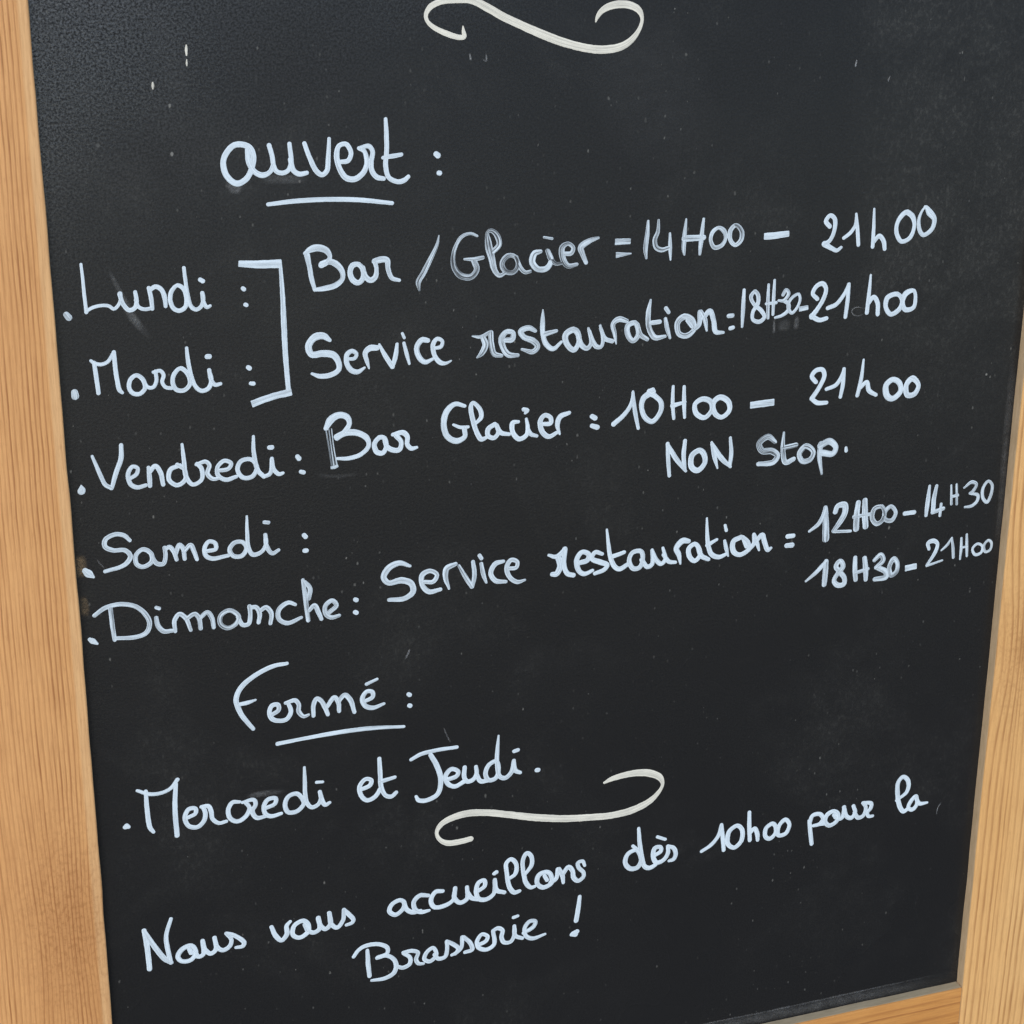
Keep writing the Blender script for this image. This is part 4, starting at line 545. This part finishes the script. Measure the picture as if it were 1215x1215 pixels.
'-137.1,361.7,1.21 -136.8,351.3,1.55 -136.1,342.3,1.45|-146.1,358.9,1.21 -143.0,363.0,1.32 -138.6,365.2,1.43 -130.3,364.9,1.44 -124.0,360.8,1.44 -124.3,356.7,1.33 -130.5,354.9,1.44|-130.7,354.7,1.44 -125.0,355.2,1.44 -120.0,351.4,1.45 -118.4,345.9,1.57 -120.2,341.0,1.57 -125.9,338.4,1.45 -134.8,338.7,1.00|-118.4,345.9,1.23 -114.0,343.7,1.46 -109.5,345.5,1.46 -109.2,350.2,1.34 -113.3,354.3,1.34|-113.6,355.0,1.23 -107.7,355.0,1.45 -103.8,352.6,1.34 -105.2,348.1,1.35 -103.6,344.5,1.35 -100.3,343.7,1.01|-93.8,354.2,1.35 -98.1,351.6,1.46 -99.6,346.9,1.46 -96.0,344.5,1.47 -91.6,348.3,1.35 -93.8,354.2,1.35|-92.8,348.9,1.35 -90.3,345.3,1.47 -85.8,345.7,1.47 -84.3,351.8,1.35 -84.5,356.9,1.35|-84.5,357.1,1.35 -80.0,353.8,1.47 -76.8,350.0,1.47 -78.4,347.1,1.36 -81.2,346.1,1.13|-78.9,346.4,1.25 -74.9,350.1,1.36 -74.1,358.1,1.36|-73.2,357.9,1.36 -68.6,352.2,1.48 -67.5,347.2,1.48 -72.3,346.2,1.25|-63.6,349.7,1.37 -58.1,351.6,1.48 -56.9,354.8,1.37 -60.8,357.3,1.36 -64.0,353.1,1.48 -63.1,347.8,1.48 -57.7,345.1,1.49 -52.6,347.8,1.49 -53.1,358.2,1.37|-53.1,358.4,1.37 -50.0,359.6,1.48 -46.8,357.3,1.48 -47.4,352.1,1.49 -45.6,347.9,1.49 -41.2,347.4,1.38 -38.5,352.7,1.38 -38.7,358.9,1.26|-38.7,358.7,1.26 -38.0,351.4,1.49 -33.1,348.4,1.27|-39.2,365.4,1.25 -36.4,366.0,1.14|-32.3,352.1,1.26 -25.3,355.7,1.50 -24.2,359.3,1.38 -28.1,360.1,1.49 -31.5,355.7,1.49 -30.5,349.5,1.50 -25.9,346.7,1.50 -17.4,348.2,0.93'),
('punctuation_mark','exclamation mark after Brasserie','paint',0.97,False,
'6.5,371.7,1.27 5.6,362.7,1.62 4.3,353.7,1.63|2.4,344.0,1.98 5.0,345.2,1.75|1.2,343.7,1.28 3.8,343.4,1.99'),
('paint_drip','small cream drip near the upper left','cream',0.85,False,
'-220.7,930.0,0.40 -220.9,927.6,0.70 -220.9,925.0,0.40|-220.9,922.8,0.20 -221.0,920.9,0.51 -221.0,919.6,0.30'),
('paint_drip','tiny cream drop left of the larger drip','cream',0.7,False,
'-239.2,911.9,0.40 -239.2,910.4,0.71 -239.3,908.7,0.40'),
]
for name, label, mat, cov, flat, s in ROWS:
    me = strokes_mesh(name, parse(s), cov, flat)
    o = link(name, me, M_cream if mat == 'cream' else M_paint, board)
    o['label'] = label

SMUDGES_REFLECTIONS = [
(0.1,'-269.7,817.3,0.90 -264.3,804.4,1.63 -258.2,789.0,2.75 -248.2,773.9,1.48'),
(0.17,'125.2,751.4,0.87 125.5,747.2,0.98 125.6,741.4,0.87'),
(0.06,'131.8,750.8,3.27 132.0,746.6,4.92 131.1,742.4,3.29'),
(0.1,'140.7,752.1,1.09 140.4,747.9,1.97 140.2,742.6,1.76'),
(0.12,'-203.9,857.8,1.57 -198.4,854.6,4.49 -194.0,853.2,2.70'),
(0.06,'-185.9,857.7,2.26 -171.1,856.7,2.95 -157.4,855.2,1.60'),
(0.08,'-210.4,485.5,1.73 -200.1,485.9,2.39 -184.6,485.3,1.53'),
(0.065,'26.9,245.9,4.18 88.4,245.6,4.44 151.7,245.2,4.70 200.3,245.1,4.77 250.0,244.8,4.85 299.6,244.5,4.93'),  # bottom rail's reflection band painted in as a pale, dusty film strip
(0.1,'26.8,249.4,0.80 88.2,250.1,0.82 151.5,249.4,0.84 200.0,249.5,0.85 249.6,249.6,0.86 299.1,249.4,0.88'),  # crisp upper line of that painted reflection band
(0.05,'294.9,721.4,2.32 295.9,690.9,2.94 296.0,654.3,2.98 296.8,618.2,2.73 297.5,566.5,2.17'),  # right stile's reflection painted in as a faint film strip
(0.3,'273.5,392.7,0.40 270.7,388.6,0.53 270.0,382.1,0.40'),
(0.28,'186.5,751.6,0.33 181.7,753.4,0.33 177.8,752.1,0.33 178.6,749.1,0.33 183.3,747.9,0.33 186.6,749.4,0.33'),
(0.5,'169.8,903.3,0.51 169.1,898.6,0.51'),
(0.3,'192.5,893.2,0.39 191.1,889.0,0.39'),
(0.28,'-106.0,568.1,0.54 -107.2,564.3,0.76 -109.5,560.5,0.54'),
(0.14,'-85.4,511.8,0.45 -83.3,505.6,0.56 -80.6,499.3,0.45'),
(0.12,'-286.8,651.5,0.39 -285.2,648.2,0.39 -282.2,644.2,0.39'),
(0.03,'-162.3,686.6,1.00 -150.5,683.6,1.41 -132.5,683.0,1.02'),
(0.35,'-66.8,918.5,0.57 -65.9,914.3,0.69'),
(0.3,'-59.7,915.1,0.46 -57.3,913.7,0.58 -57.4,918.6,0.46'),
(0.012,'16.8,938.7,28.64 41.0,891.2,37.00 65.8,851.3,27.93'),
]
for a, s in SMUDGES_REFLECTIONS:
    me = strokes_mesh('chalk_smudge_and_reflection', parse(s), a, False, film=True)
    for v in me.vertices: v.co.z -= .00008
    link('chalk_smudge_and_reflection', me, M_smudge_refl, board)
DIRT = [(.42, '-295.6,655.0,3 -295.8,648.0,4 -295.9,640.0,3'), (.40, '-296.3,630.0,2 -295.5,624.0,3 -295.0,616.0,2')]
for a, s in DIRT:
    me = strokes_mesh('dirt_stain', parse(s), a, False, film=True)
    for v in me.vertices: v.co.z -= .00006
    link('dirt_stain', me, M_dirt, board)

# ---------------------------------------------------------------- render
sc.render.engine = 'CYCLES'
sc.render.resolution_x = sc.render.resolution_y = 1024
